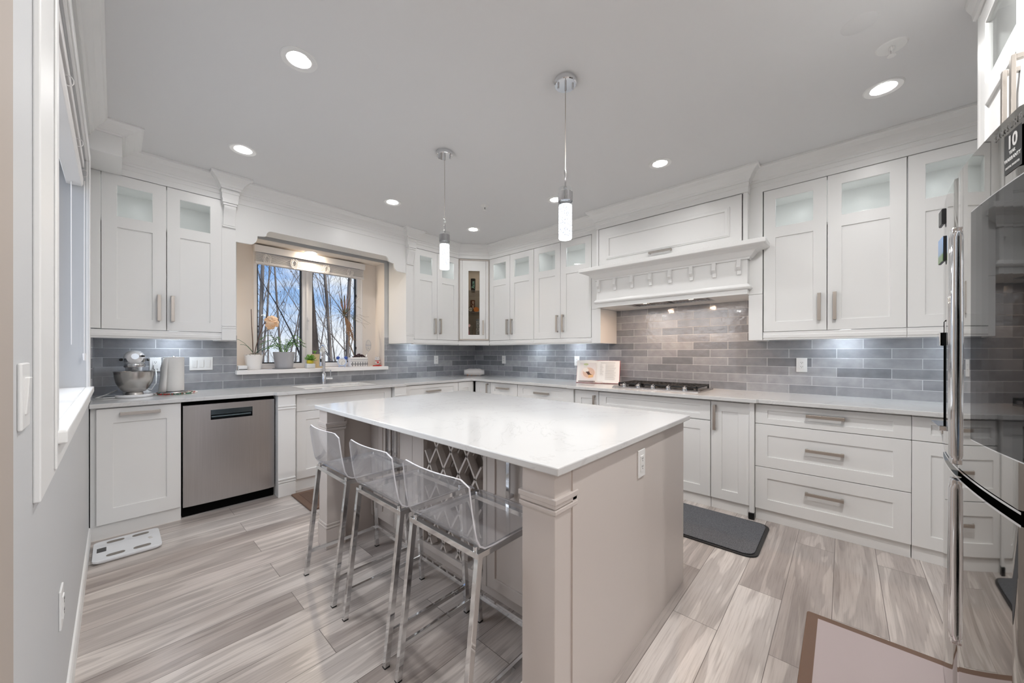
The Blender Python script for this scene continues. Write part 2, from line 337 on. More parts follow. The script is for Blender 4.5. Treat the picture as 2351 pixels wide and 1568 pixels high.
    def build(self, name, mats, parent=None, smooth=False, bevel=0., seg=2, label=None):
        bm = self.b; bmesh.ops.remove_doubles(bm, verts=bm.verts, dist=1e-6) if smooth == 'weld' else None
        bmesh.ops.recalc_face_normals(bm, faces=bm.faces)
        me = bpy.data.meshes.new(name); o = bpy.data.objects.new(name, me); COL.objects.link(o)
        if parent is None:
            xs = [v.co for v in bm.verts]; c = Vector(((min(v.x for v in xs)+max(v.x for v in xs))/2, (min(v.y for v in xs)+max(v.y for v in xs))/2, min(v.z for v in xs)))
            o.location = c
        else: c = world_loc(parent); o.parent = parent
        par = parent
        bmesh.ops.translate(bm, verts=bm.verts, vec=-c); bm.to_mesh(me); bm.free()
        for m in (mats if isinstance(mats, (list, tuple)) else [mats]): me.materials.append(m)
        if smooth:
            me.shade_smooth()
            if smooth != 'all':
                try: me.set_sharp_from_angle(angle=math.radians(38))
                except Exception: pass
        if bevel:
            bv = o.modifiers.new('edge', 'BEVEL'); bv.width = bevel; bv.segments = seg; bv.limit_method = 'ANGLE'; bv.angle_limit = math.radians(40); bv.harden_normals = False
        if label: o['label'] = label
        return o
def world_loc(o):
    p = Vector(o.location); q = o.parent
    while q is not None: p += q.location; q = q.parent
    return p
def tag(o, label, cat, group=None):
    o['label'] = label; o['category'] = cat
    if group: o['group'] = group
    return o
def thing(name, label, cat, loc, group=None):
    o = bpy.data.objects.new(name, None); COL.objects.link(o); o.empty_display_size = .05; o.location = loc
    return tag(o, label, cat, group)
def struct(o): o['kind'] = 'structure'; return o
def dup(root, dloc, label=None, group=None, rotz=0.):  # a copy of a thing with copies of its parts and sub-parts
    r = root.copy(); COL.objects.link(r); r.location = Vector(root.location)+Vector(dloc); r.rotation_euler = (0, 0, rotz)
    if label: r['label'] = label
    if group: r['group'] = group
    for ch in list(root.children):
        c = ch.copy(); COL.objects.link(c); c.parent = r
        for g in list(ch.children):
            d = g.copy(); COL.objects.link(d); d.parent = c
    return r
def text_bm(bb, body, size, origin, right, up, depth=.0008, align='CENTER', font=None, shear=0., extra=0.):
    cu = bpy.data.curves.new('t', 'FONT'); cu.body = body; cu.size = size; cu.align_x = align; cu.align_y = 'CENTER'; cu.extrude = depth; cu.shear = shear; cu.offset = extra; cu.resolution_u = 3
    o = bpy.data.objects.new('t', cu); COL.objects.link(o); bpy.context.view_layer.update()
    me = bpy.data.meshes.new_from_object(o.evaluated_get(bpy.context.evaluated_depsgraph_get()))
    r, u = Vector(right).normalized(), Vector(up).normalized(); n = r.cross(u); O = Vector(origin); vs = [bb.v(O+r*v.co.x+u*v.co.y+n*v.co.z) for v in me.vertices]
    for f in me.polygons: bb.quad([vs[i] for i in f.vertices])
    bpy.data.objects.remove(o); bpy.data.curves.remove(cu); bpy.data.meshes.remove(me); return bb

# shaker door: frame with holes, recessed panel(s), optional glass light, bar handle
def door(fr, s0, s1, z0, z1, d, parent, mat, name='door', f=.077, glass=None, panel=None, handle=None, hm=None, hl=.2, th=.02, fz=None, gm=None, flat=False):
    fz = f if fz is None else fz; bb = B(fr)
    if flat: bb.box(s0, s1, d-th, d, z0, z1)
    elif glass:
        g0, g1 = glass
        if panel is False:
            zs = [z0, g0, g1, z1]; bb.cells([s0, s0+f, s1-f, s1], zs, d-th, d, {(1, 1)})
        else:
            p1 = panel; zs = [z0, z0+fz, p1, g0, g1, z1]; bb.cells([s0, s0+f, s1-f, s1], zs, d-th, d, {(1, 1), (1, 3)})
            bb.box(s0+f-.003, s1-f+.003, d-th, d-.009, z0+fz-.003, p1+.003)
    else:
        bb.cells([s0, s0+f, s1-f, s1], [z0, z0+fz, z1-fz, z1], d-th, d, {(1, 1)}); bb.box(s0+f-.003, s1-f+.003, d-th, d-.009, z0+fz-.003, z1-fz+.003)
    o = bb.build(name, mat, parent, bevel=.0018)
    if glass: B(fr).box(s0+f-.004, s1-f+.004, d-.014, d-.010, glass[0]-.004, glass[1]+.004).build('glass_pane', gm or cab_glass, o)
    if handle:
        k, hs, hz = handle; h = B(fr); w = .0105
        if k == 'v':
            h.box(hs-w, hs+w, d+.026, d+.036, hz-hl/2, hz+hl/2)
            for z in (hz-hl/2, hz+hl/2-.016): h.box(hs-w*.8, hs+w*.8, d, d+.027, z, z+.016)
        else:
            h.box(hs-hl/2, hs+hl/2, d+.026, d+.036, hz-w, hz+w)
            for s in (hs-hl/2, hs+hl/2-.016): h.box(s, s+.016, d, d+.027, hz-w*.8, hz+w*.8)
        h.build('handle', hm or nickel, o, bevel=.0015)
    return o
def puck(parent, loc, power, col=(.93, .96, 1), part=True, r=.03):
    if part: B().cyl((loc[0], loc[1], loc[2]), (loc[0], loc[1], loc[2]-.008), r).build('puck_lamp', glow_cool, parent)
    light('puck_light', 'AREA', (loc[0], loc[1], loc[2]-.012), power, col, r*1.6, parent=parent)
# ------------------------------------------------------------------ room shell
XL, XR, YB, CZ = -3.985, .05, .05, 2.74
LW = Fr(XL, 0, (0, 1), (1, 0))
struct(B().box(-4.4, .4, -9.9, .3, -.08, 0).build('floor', floor_m))
LAMPS = [(-3.237, -2.229), (-3.232, -1.027), (-2.013, -.992), (-.945, -.986), (-.975, -3.202), (-.952, -4.421), (-.975, -2.21), (-3.24, -3.43), (-2.1, -4.42),
         (-3.2, -6.0), (-1.6, -6.0), (-3.2, -7.8), (-1.6, -7.8)]
xs = sorted({-4.4, .4} | {round(x+s, 4) for x, y in LAMPS for s in (-.052, .052)}); ys = sorted({-9.9, .3} | {round(y+s, 4) for x, y in LAMPS for s in (-.052, .052)})
holes = {(i, j) for i in range(len(xs)-1) for j in range(len(ys)-1) for x, y in LAMPS if abs((xs[i]+xs[i+1])/2-x) < .052 and abs((ys[j]+ys[j+1])/2-y) < .052}
class FC(Fr):
    def __call__(self, s, d, z): return Vector((s, z, CZ+d))
struct(B(FC(0, 0, (1, 0), (0, 1))).cells(xs, ys, 0, .012, holes).build('ceiling', ceil_paint))
struct(B().box(-4.4, .4, -9.9, .3, CZ+.2, CZ+.25).build('ceiling_void', ceil_paint))
# window wall with the deep window niche
NX0, NX1, SZ0, SZ1, NZ, NY = -3.07, -1.532, 1.045, 1.085, 2.40, .277
WX0, WX1, WZ0, WZ1 = -2.885, -1.715, SZ1+.004, 2.385
struct(B(WW).cells([-4.2, NX0, NX1, .3], [-.05, SZ0, NZ, CZ+.05], -.31, -YB, {(1, 1)}).build('wall_back', wall_paint))
struct(B(HW).box(-9.9, .3, -.2, -XR, -.05, CZ+.05).build('wall_right', wall_paint))
LWY0, LWY1, LWZ0, LWZ1 = -2.745, -.98, 1.05, 2.385
struct(B(LW).cells([-3.33, LWY0, LWY1, .3], [-.05, LWZ0, LWZ1, CZ+.05], -.17, 0, {(1, 1)}).build('wall_left', wall_paint))
struct(B(LW).box(-9.9, -3.332, -.17, .010, -.05, CZ+.05).build('wall_hall', beige_paint))
struct(B().box(-2.46, .05, -5.55, -5.42, 0, CZ).build('wall_front', wall_paint))
struct(B(WW).cells([-4.2, -3.6, -.2, .3], [-.05, .02, 2.32, CZ+.05], 9.6, 9.75, {(1, 1)}).build('wall_far', beige_paint))
# windows
w1 = bpy.data.objects.new('window_1', None); COL.objects.link(w1); w1.location = (-2.3, NY, SZ1); struct(w1)
bb = B(WW); bb.cells([NX0, WX0, WX1, NX1], [SZ0, WZ0, WZ1, NZ], -NY-.03, -NY, {(1, 1)})
bb.box(NX0, NX0+.004, -NY, -YB-.001, SZ1, NZ); bb.box(NX1-.004, NX1, -NY, -YB-.001, SZ1, NZ)
bb.box(NX0+.004, -2.353-.05, -NY, -YB-.001, NZ-.004, NZ); bb.box(-2.353+.05, NX1-.004, -NY, -YB-.001, NZ-.004, NZ)
bb.box(-2.403, -2.303, -NY, -.197-.05, NZ-.004, NZ); bb.box(-2.403, -2.303, -.197+.05, -YB-.001, NZ-.004, NZ)
bb.build('niche_lining', cream_paint, w1)
B(WW).box(NX0-.012, NX1+.012, -NY, .03, SZ0, SZ1).build('window_sill', vinyl, w1, bevel=.003)
mid0, mid1 = -2.42, -2.315
bb = B(WW); bb.cells([WX0, WX0+.03, mid0, mid1, WX1-.075, WX1], [WZ0, WZ0+.05, WZ1-.03, WZ1], -NY-.07, -NY+.012, {(1, 1), (3, 1)})
bb.box(mid0+.035, mid0+.06, -NY+.01, -NY+.03, WZ0+.05, WZ1-.03)
bb.build('window_frame', vinyl, w1, bevel=.003)
bb = B(WW); bb.cells([WX0+.03, WX0+.045, mid0-.012, mid0], [WZ0+.05, WZ0+.062, WZ1-.042, WZ1-.03], -NY-.05, -NY-.02, {(1, 1)}); bb.cells([mid1, mid1+.012, WX1-.087, WX1-.075], [WZ0+.05, WZ0+.062, WZ1-.042, WZ1-.03], -NY-.05, -NY-.02, {(1, 1)})
bb.build('window_gasket', black_plastic, w1)
B(WW).box(WX0+.04, mid0-.005, -NY-.04, -NY-.034, WZ0+.056, WZ1-.036).build('window_pane', pane_glass, w1)
B(WW).box(mid1+.005, WX1-.08, -NY-.04, -NY-.034, WZ0+.056, WZ1-.036).build('window_pane', pane_glass, w1)
bb = B(WW); bb.box(mid0+.042, mid0+.054, -NY+.03, -NY+.045, 1.52, 1.66); bb.box(mid0+.044, mid0+.06, -NY+.03, -NY+.06, 1.62, 1.64); bb.build('sash_latch', vinyl, w1, bevel=.002)
bb = B(WW); bb.box(WX1-.095, WX1-.072, -NY-.02, -NY+.0, 1.96, 1.99); bb.box(WX1-.095, WX1-.072, -NY-.02, -NY+.0, 1.30, 1.33); bb.build('sash_catch', black_plastic, w1)
# raised blind on the kitchen window
bl = thing('window_blind', 'raised white wooden slat blind across the top of the sink window', 'blind', (-2.3, NY-.03, 2.385))
bb = B(WW); bb.box(WX0-.005, WX1+.005, -NY+.004, -NY+.075, 2.305, 2.378); bb.build('valance', vinyl, bl, bevel=.004)
bb = B(WW)
for i in range(10): bb.box(WX0+.005, WX1-.01, -NY+.012, -NY+.062, 2.213+i*.0088, 2.2185+i*.0088)
bb.box(WX0+.005, WX1-.005, -NY+.010, -NY+.064, 2.185, 2.209); bb.build('slat_stack', vinyl, bl, bevel=.0012, seg=1)
for q in (-2.78, -2.52, -2.18, -1.9):
    bb = B(WW)
    for k in range(7): bb.tube([WW(q+.028*math.sin(a*PI/5)+random.Random(k).uniform(-.012, .012), -NY+.066, 2.25+.045*math.cos(a*PI/5)-k*.004) for a in range(11)], .0022, 5)
    bb.build('ladder_cord', vinyl, bl)
B(WW).tube([WW(WX1-.045, -NY+.07, 2.2), WW(WX1-.045, -NY+.068, 1.75), WW(WX1-.046, -NY+.07, 1.62)], .0022, 6).build('pull_cord', vinyl, bl)
# left wall window: casing, sill, far frame
w2 = bpy.data.objects.new('window_2', None); COL.objects.link(w2); w2.location = (XL-.1, -1.86, LWZ0); struct(w2)
bb = B(LW); bb.cells([LWY0, LWY0+.05, -1.88, -1.83, LWY1-.05, LWY1], [LWZ0, LWZ0+.05, LWZ1-.05, LWZ1], -.165, -.125, {(1, 1), (3, 1)}); bb.build('window_frame', vinyl, w2)
B(LW).box(LWY0+.04, LWY1-.04, -.15, -.144, LWZ0+.04, LWZ1-.04).build('window_pane', pane_glass, w2)
bb = B(LW); bb.box(LWY0+.001, LWY1-.001, -.125, 0, LWZ0-.02, LWZ0+.003); bb.box(LWY0-.03, LWY1+.03, 0, .032, LWZ0-.03, LWZ0+.003); bb.build('window_sill', trim_white, w2, bevel=.004)
c0, c1 = LWY0-.29, LWY1+.29
bb = B(LW); bb.cells([c0, LWY0, LWY1, c1], [LWZ0-.105, LWZ0-.03, LWZ1, LWZ1+.13], 0, .011, {(1, 1)})
bb.cells([LWY0-.05, LWY0, LWY1, LWY1+.05], [LWZ0-.09, LWZ0-.03, LWZ1, LWZ1+.05], .011, .016, {(1, 1)})
bb.build('window_casing', trim_white, w2, bevel=.004)
bl2 = thing('window_blind', 'half-raised white blind in the left wall window with looped cords', 'blind', (XL-.04, -1.86, 2.38))
bb = B(LW); bb.box(LWY0+.01, LWY1-.012, -.06, -.006, 2.335, 2.378); bb.build('headrail', vinyl, bl2, bevel=.003)
bb = B(LW)
for i in range(6): bb.box(LWY0+.02, LWY1-.02, -.072, -.018, 2.285+i*.008, 2.290+i*.008)
bb.build('slat_stack', dark_gap if False else rubber_grey, bl2)
bb = B(LW); bb.extr([(-.072, 2.222), (-.014, 2.222), (-.008, 2.236), (-.008, 2.268), (-.014, 2.276), (-.072, 2.276)], LWY0+.02, LWY1-.016); bb.build('bottom_rail', vinyl, bl2, bevel=.002)
for q in (-1.05, -1.5, -2.1):
    bb = B(LW); bb.tube([LW(q, -.004+.014*math.sin(a), 2.285+.02*math.cos(a)) for a in [k*2*PI/10 for k in range(11)]], .0018, 5)
    bb.build('ladder_cord', vinyl, bl2)
bb = B(LW)
bb.tube([LW(-1.02, -.003, 2.25), LW(-1.02, -.004, 1.7), LW(-1.015, -.004, 1.25)], .0022, 6); bb.tube([LW(-1.06, -.05, 2.22), LW(-1.06, -.05, 1.6), LW(-1.05, -.05, 1.3)], .0022, 6); bb.cyl(LW(-1.015, -.004, 1.25), LW(-1.015, -.004, 1.21), .008, 8, .005)
bb.build('pull_cord', vinyl, bl2)

# ------------------------------------------------------------------ mouldings
CROWN = [(0, 2.634), (.012, 2.634), (.014, 2.648), (.022, 2.654), (.028, 2.668), (.05, 2.70), (.072, 2.716), (.078, 2.724), (.086, 2.726), (.086, 2.7395), (0, 2.7395)]
def crown(name, path, parent=None):
    o = B().sweep(path, CROWN).build(name, trim_white, parent); return o
UY, UX = -.368, -.33                                   # upper door planes
fy = UY-.004; fx = UX-.004
PL0, PL1, PR0, PR1, HY0, HY1, HX = -3.253, -3.150, -1.479, -1.376, -2.338, -3.69, -.412
cpath = [(XL, fy), (PL0-.004, fy), (PL0-.004, fy-.072), (PL1+.004, fy-.072), (PL1+.004, fy), (PR0-.004, fy), (PR0-.004, fy-.06), (PR1+.004, fy-.06), (PR1+.004, fy),
         (-.66, fy), (fx, -.634), (fx, HY0), (HX-.006, HY0), (HX-.006, HY1), (fx, HY1), (fx, -5.42)]
struct(crown('trim_1', cpath))
fr_prof = [(-.02, 2.556), (.004, 2.556), (.004, 2.60), (.009, 2.604), (.009, 2.637), (-.02, 2.637)]
struct(B().sweep([(XL, UY), (PL0-.002, UY), (PL0-.002, UY-.06), (PL1+.002, UY-.06), (PL1+.002, UY), (PR0-.002, UY), (PR0-.002, UY-.05), (PR1+.002, UY-.05), (PR1+.002, UY), (-.66, UY), (UX, -.634), (UX, HY0), (HX, HY0), (HX, HY1), (UX, HY1), (UX, -5.42)], fr_prof).build('trim_2', trim_white))
struct(B().sweep([(XL, -3.30), (XL, -.70)][::-1], [(-o, z) for o, z in CROWN]).build('trim_3', trim_white))
bb = B(); bb.box(XL, -3.835, -.752, UY-.01, 2.548, 2.70); bb.sweep([(XL, -.752), (-3.835, -.752), (-3.835, UY-.03)], [(o*1.15, 2.74-(2.74-z)*.62-(0 if z > 2.7 else .0)) for o, z in CROWN]); struct(bb.build('trim_4', trim_white))
bp = [(0, 0), (.010, 0), (.010, .085), (.006, .10), (0, .104)]
struct(B(LW).extr(bp, -3.33, -.62).build('baseboard_left', trim_white, bevel=.001))
struct(B(LW).extr([(o+.010, z) for o, z in bp], -9.9, -3.6).build('baseboard_hall', trim_white))

# ------------------------------------------------------------------ ceiling fittings
LPW = [5, 3.8, 3.0, 3.2, 2.4, 2.4, 2.8, 11, 24, 24, 20, 18, 18]
LAB = {0: 'white recessed ceiling lamp nearest the left wall window', 1: 'recessed ceiling lamp in front of the pair of upper cabinets left of the window', 2: 'recessed ceiling lamp in front of the sink window',
       3: 'recessed ceiling lamp before the glass-fronted corner cabinet', 4: 'white gimbal ceiling lamp above the cooker hood front', 5: 'brightest recessed ceiling lamp close to the fridge and sprinkler', 6: 'recessed ceiling lamp half hidden behind the nearer pendant'}
for i, (x, y) in enumerate(LAMPS):
    if i in LAB: root = thing('recessed_lamp', LAB[i], 'ceiling lamp', (x, y, CZ-.006), 'recessed ceiling lamps')
    else: root = thing('recessed_lamp', 'round white recessed ceiling lamp added unseen behind the viewpoint', 'ceiling lamp', (x, y, CZ-.006), 'recessed ceiling lamps added behind the viewpoint')  # lamps out of view, added to fill the room with light
    B().lathe([(.052, 0.002), (.055, -.002), (.079, -.006), (.084, -.002), (.084, .006), (.052, .006)], (x, y, CZ), 32, cap=False).build('trim_ring', white_plastic, root, smooth=True)
    gim = i in (0, 4, 6)
    if gim:
        B().lathe([(.052, .0), (.046, .03), (.046, .075), (0, .076)], (x, y, CZ), 32, cap=False).build('baffle', white_plastic, root, smooth=True)
        B().lathe([(.040, .028), (.034, .026), (.034, .05)], (x, y, CZ), 28, cap=False).build('gimbal_ring', white_plastic, root, smooth=True)
        B().cyl((x, y, CZ+.046), (x, y, CZ+.05), .034, 28).build('diffuser', glow, root)
        light('recessed_light', 'AREA', (x, y, CZ+.024), LPW[i]*1.2, CANC, .062, parent=root)
    else:
        B().lathe([(.053, .0), (.052, .035), (0, .036)], (x, y, CZ), 32, cap=False).build('baffle', white_plastic, root, smooth=True)
        B().cyl((x, y, CZ+.012), (x, y, CZ+.016), .0515, 28).build('diffuser', glow, root)
        light('recessed_light', 'AREA', (x, y, CZ+.006), LPW[i], CANC, .095, parent=root)
root = thing('recessed_lamp', 'warm recessed lamp in the soffit over the window sill', 'ceiling lamp', (-2.353, .197, NZ-.006))
B().lathe([(.046, .002), (.049, -.002), (.062, -.005), (.066, -.001), (.066, .004), (.046, .004)], (-2.353, .197, NZ-.004), 28, cap=False).build('trim_ring', white_plastic, root, smooth=True)
B().cyl((-2.353, .197, NZ-.0005), (-2.353, .197, NZ+.004), .047, 28).build('diffuser', glow_warm, root)
light('soffit_light', 'AREA', (-2.353, .197, NZ-.007), 13, (1, .82, .62), .085, parent=root)
def sprinkler(x, y, label, k):
    r = thing('fire_sprinkler', label, 'sprinkler', (x, y, CZ-.04))
    B().lathe([(.0, -.001), (.012, -.004), (.04*k, -.005), (.044*k, 0)], (x, y, CZ), 24, cap=False).build('escutcheon', white_plastic, r, smooth=True)
    bb = B(); bb.cyl((x, y, CZ-.004), (x, y, CZ-.02), .011, 12)
    for s in (-1, 1): bb.bar((x+s*.011, y, CZ-.012), (x+s*.004, y, CZ-.042), .004)
    bb.cyl((x, y, CZ-.042), (x, y, CZ-.046), .016, 14); bb.build('head', white_plastic, r)
    B().cyl((x, y, CZ-.02), (x, y, CZ-.040), .003, 8).build('bulb', black_plastic, r)
sprinkler(-1.321, -4.428, 'white fire sprinkler head on the ceiling close to the fridge', 1.3); sprinkler(-1.34, -1.601, 'small white fire sprinkler head in mid ceiling between the pendants', 1)
tag(B().lathe([(0, -.004), (.058, -.003), (.062, 0)], (-1.596, -4.308, CZ), 32, cap=False).build('ceiling_cover_plate', ceil_paint, smooth=True), 'plain round cover plate on the ceiling near the fridge', 'cover plate')

def pendant(x, y, label):
    r = thing('pendant_lamp', label, 'pendant lamp', (x, y, CZ), 'crystal pendants over the island')
    cn = B(); cn.lathe([(.06, 0), (.06, -.026), (.056, -.030), (0, -.030)], (x, y, CZ), 40, cap=False); cn = cn.build('canopy', chrome, r, smooth=True)
    bb = B()
    for s in (-1, 1): bb.cyl((x+s*.028, y-s*.028, CZ-.030), (x+s*.028, y-s*.028, CZ-.046), .0055, 12)
    bb.build('canopy_screw', chrome_soft, cn, smooth=True)
    B().cyl((x, y, CZ-.03), (x, y, CZ-.058), .006, 12).build('cord_grip', chrome_soft, r, smooth=True)
    B().cyl((x, y, CZ-.055), (x, y, 2.245), .0022, 8).build('cord', nickel, r, smooth=True)
    B().lathe([(.007, 2.25), (.007, 2.228), (.0045, 2.222), (.0045, 2.165), (.010, 2.158), (.010, 2.15)], (x, y, 0), 16).build('stem', chrome_soft, r, smooth=True)
    B().lathe([(.036, 2.151), (.0375, 2.149), (.0375, 2.13), (.036, 2.128)], (x, y, 0), 40).build('glass_collar', clear_plastic, r, smooth=True)
    bb = B()
    for k in range(44):
        a = k*2*PI/44; bb.box(0, 0, 0, 0, 0, 0) if False else bb.cyl((x+.0365*math.cos(a), y+.0365*math.sin(a), 2.128), (x+.0365*math.cos(a), y+.0365*math.sin(a), 2.078), .0030, 6)
    bb.cyl((x, y, 2.128), (x, y, 2.078), .0365, 40); bb.build('metal_band', chrome_soft, r, smooth=True)
    B().lathe([(.037, 2.078), (.0375, 2.076), (.0375, 2.062), (.036, 2.058)], (x, y, 0), 40).build('glass_collar', clear_plastic, r, smooth=True)
    B().lathe([(.0355, 2.058), (.0362, 2.05), (.0362, 1.884), (.0350, 1.880)], (x, y, 0), 40).build('crystal_cylinder', crystal, r, smooth=True)
    B().lathe([(.035, 1.880), (.033, 1.876), (0, 1.876)], (x, y, 0), 40, cap=False).build('lit_base', glow_cool, r)
    light('pendant_light', 'AREA', (x, y, 1.868), 2.6, (.95, .97, 1), .06, parent=r)
    return r
pendant(-2.212, -2.086, 'crystal cylinder pendant lamp over the far half of the island'); pendant(-2.207, -3.145, 'crystal cylinder pendant lamp over the near half of the island')
# ------------------------------------------------------------------ tiled backsplash
TT = .008
bb = B(WW); bb.box(XL, NX0, -YB, -YB+TT, .914, 1.42); bb.box(NX0, NX1, -YB, -YB+TT, .914, SZ0); bb.box(NX1, XR-TT, -YB, -YB+TT, .914, 1.45)
o = bb.build('tile_backsplash', tile_x); tag(o, 'grey glazed brick tile backsplash under and beside the sink window', 'backsplash')
bb = B(HW); bb.box(-5.42, YB-TT, -XR, -XR+TT, .914, 1.42); bb.box(-3.69, -2.34, -XR, -XR+TT, 1.42, 1.74)
o = bb.build('tile_backsplash', tile_y); tag(o, 'grey glazed brick tile backsplash behind the gas cooktop', 'backsplash')
o = B(LW).box(-.34, YB-TT, 0, TT, .914, 1.37).build('tile_backsplash', tile_y); tag(o, 'narrow return of grey tiles on the left wall beside the mixer', 'backsplash')

# ------------------------------------------------------------------ upper cabinets
DW_ = -.041                                            # backs of cabinets just clear of the tiles
def upper(label, fr, s0, s1, df, doors, fill=(), lamp=(), rail=True, group=None, ends=(True, True), under=()):
    c = fr((s0+s1)/2, df/2, 1.362); root = thing('wall_cabinet', label, 'cabinet', c, group)
    d1 = df-.023; bb = B(fr)
    bb.box(s0, s1, DW_, DW_+.015, 1.43, 2.55); bb.box(s0, s0+.018, DW_+.015, d1, 1.43, 2.55); bb.box(s1-.018, s1, DW_+.015, d1, 1.43, 2.55)
    for z in (1.43, 2.205, 2.532): bb.box(s0+.018, s1-.018, DW_+.015, d1, z, z+.018)
    for a, b_ in fill: bb.box(a, b_, d1-.02, df, 1.43, 2.55)
    bb.build('cabinet_body', cab_white, root)
    for (a, b_, hs) in doors: door(fr, a, b_, 1.428, 2.552, df, root, cab_white, glass=(2.2515, 2.475), panel=2.17, handle=('v', hs, 1.60) if hs is not None else None)
    if rail:
        bb = B(fr); bb.extr([(df-.05, 1.362), (df-.004, 1.362), (df-.004, 1.372), (df+.002, 1.378), (df+.002, 1.40), (df-.004, 1.405), (df-.004, 1.424), (df-.05, 1.424)], s0, s1); bb.build('light_rail', cab_white, root, bevel=.001)
    for s, p in lamp: light('cabinet_light', 'AREA', fr(s, df-.055, 2.528), p, (.95, .98, 1), .04, parent=root)
    for s, p in under:
        q = fr(s, .11, 1.428); B().cyl(q, q-Vector((0, 0, .008)), .032).build('under_cabinet_lamp', glow_cool, root)
        light('under_cabinet_light', 'AREA', q-Vector((0, 0, .012)), p, (.80, .90, 1), .05, parent=root)
    return root
UP = 1.1; IN = .38
upper('tall white double wall cabinet with small lit panes above the mixer', WW, XL, -3.2507, .368, [(-3.934, -3.5955, -3.637), (-3.5915, -3.2507, -3.56)], fill=[(XL, -3.937)], lamp=[(-3.73, IN), (-3.40, IN*.6)], under=[(-3.53, UP*1.3)])
upper('white double wall cabinet just right of the sink window', WW, -1.374, -.66, .368, [(-1.356, -1.019, -1.058), (-1.015, -.663, -.975)], fill=[(-1.374, -1.358)], lamp=[(-1.19, IN), (-.84, IN)], under=[(-1.14, UP)])
upper('white double wall cabinet next to the glass corner cabinet, left of the cooker hood', HW, -1.423, -.634, .33, [(-1.022, -.640, -1.062), (-1.4215, -1.026, -.985+.0)], lamp=[(-.83, IN), (-1.22, IN*1.2)], under=[(-1.25, UP)])
upper('white double wall cabinet touching the left side of the cooker hood', HW, -2.236, -1.425, .33, [(-1.822, -1.427, -1.785), (-2.2283, -1.826, -1.865)], lamp=[(-1.62, IN), (-2.03, IN*1.3)], under=[(-1.86, UP*1.1)])
upper('wide white double wall cabinet right of the cooker hood', HW, -4.566, -3.783, .33, [(-4.1683, -3.787, -4.127), (-4.5643, -4.1723, -4.212)], lamp=[(-3.98, IN*1.2), (-4.37, IN*1.2)], under=[(-4.27, UP*1.2)])
upper('white wall cabinet with greenish lit pane beside the fridge', HW, -5.36, -4.568, .33, [(-4.96, -4.570, -4.92), (-5.355, -4.964, -5.0)], lamp=[(-4.76, IN*1.6)], under=[(-4.9, UP)])

# glass corner cabinet
A0, B0 = Vector((-.658, -.368)), Vector((-.33, -.632)); Sd = (B0-A0).normalized(); CF = Fr(A0.x, A0.y, Sd, (Sd.y, -Sd.x)); LD = (B0-A0).length
root = thing('corner_cabinet', 'narrow diagonal corner wall cabinet with full-height glass door', 'cabinet', (-.45, -.45, 1.362)); inner = M('greige_cabinet_inside', (.52, .475, .43), .5)
bb = B(); pl = [(-.656, -.39), (-.656, .038), (.038, .038), (.038, -.63), (-.345, -.63)]
for z in (1.43, 2.53): bb.poly(pl, z, z+.018)
bb.box(-.656, -.64, -.38, .038, 1.448, 2.53); bb.box(-.34, .038, -.63, -.614, 1.448, 2.53); bb.build('cabinet_body', inner, root)
B().poly([(-.638, .030), (-.30, .034), (.034, -.30), (.030, -.612), (.036, -.612), (.036, .036), (-.638, .036)], 1.449, 2.529).build('back_panel', inner, root)
bb = B(CF); bb.box(0, .046, -.022, 0, 1.43, 2.552); bb.box(LD-.046, LD, -.022, 0, 1.43, 2.552); bb.build('face_frame', cab_white, root, bevel=.0015)
door(CF, .049, LD-.049, 1.428, 2.552, .001, root, cab_white, f=.085, glass=(1.505, 2.39), panel=False, handle=('v', LD-.087, 1.605), gm=smoke_glass)
bb = B()
for z in (1.82, 2.115): bb.poly([(-.635, -.385), (-.635, .025), (.025, .025), (.025, -.61), (-.35, -.61)], z, z+.007)
bb.build('glass_shelf', clear_plastic, root)
B(CF).extr([(-.05, 1.362), (-.004, 1.362), (-.004, 1.372), (.002, 1.378), (.002, 1.40), (-.004, 1.405), (-.004, 1.424), (-.05, 1.424)], 0, LD).build('light_rail', cab_white, root, bevel=.001)
light('corner_cabinet_fill', 'AREA', (-.35, -.35, 2.52), 1.3, (1, .93, .85), .05, parent=root)  # added fill lamp to brighten the inside; the cabinet itself is unlit
def inside(s, d): return CF(s, -d, 0)
def tumbler(s, d, z, r, h, m, body, word, wm, label):
    p = inside(s, d); rt = thing('tumbler', label, 'tumbler', (p.x, p.y, z))
    B().lathe([(r*.84, 0), (r*.88, .004), (r, h*.55), (r, h), (r*.93, h), (r*.93, h-.004), (0, h-.004)], (p.x, p.y, z), 28, cap=True).build('cup', m, rt, smooth=True)
    bb = B(); text_bm(bb, word, .055, (p.x, p.y, z+h*.5), (0, 0, 1), -CF.S, .0007, shear=.25, extra=.0012)
    ax = CF.D; c = Vector((p.x, p.y, 0))
    for v in bb.b.verts:                               # wrap the lettering round the cup
        q = v.co-c; s_ = q.dot(CF.S); a = s_/r; off = q.dot(ax); k = r*(.9+.1*min(1, (v.co.z-z)/(h*.55)))+.0008+off*.5; v.co = c+CF.S*(math.sin(a)*k)+ax*(math.cos(a)*k)+Vector((0, 0, v.co.z))
    bb.build('lettering', wm, rt)
teal = M('mint_lettering', (.35, .75, .70), .5); pinkw = M('pale_pink_lettering', (.82, .68, .62), .5); black_satin = M('black_satin', (.02, .022, .024), .35); copper = M('copper_brown', (.20, .09, .055), .3, .6)
tumbler(.206, .16, 2.122, .034, .19, black_satin, None, 'Rum', teal, 'black tumbler lettered in mint on the top glass shelf')
tumbler(.200, .17, 1.827, .034, .18, copper, None, 'Vodka', pinkw, 'copper brown tumbler lettered in pink on the lower glass shelf')
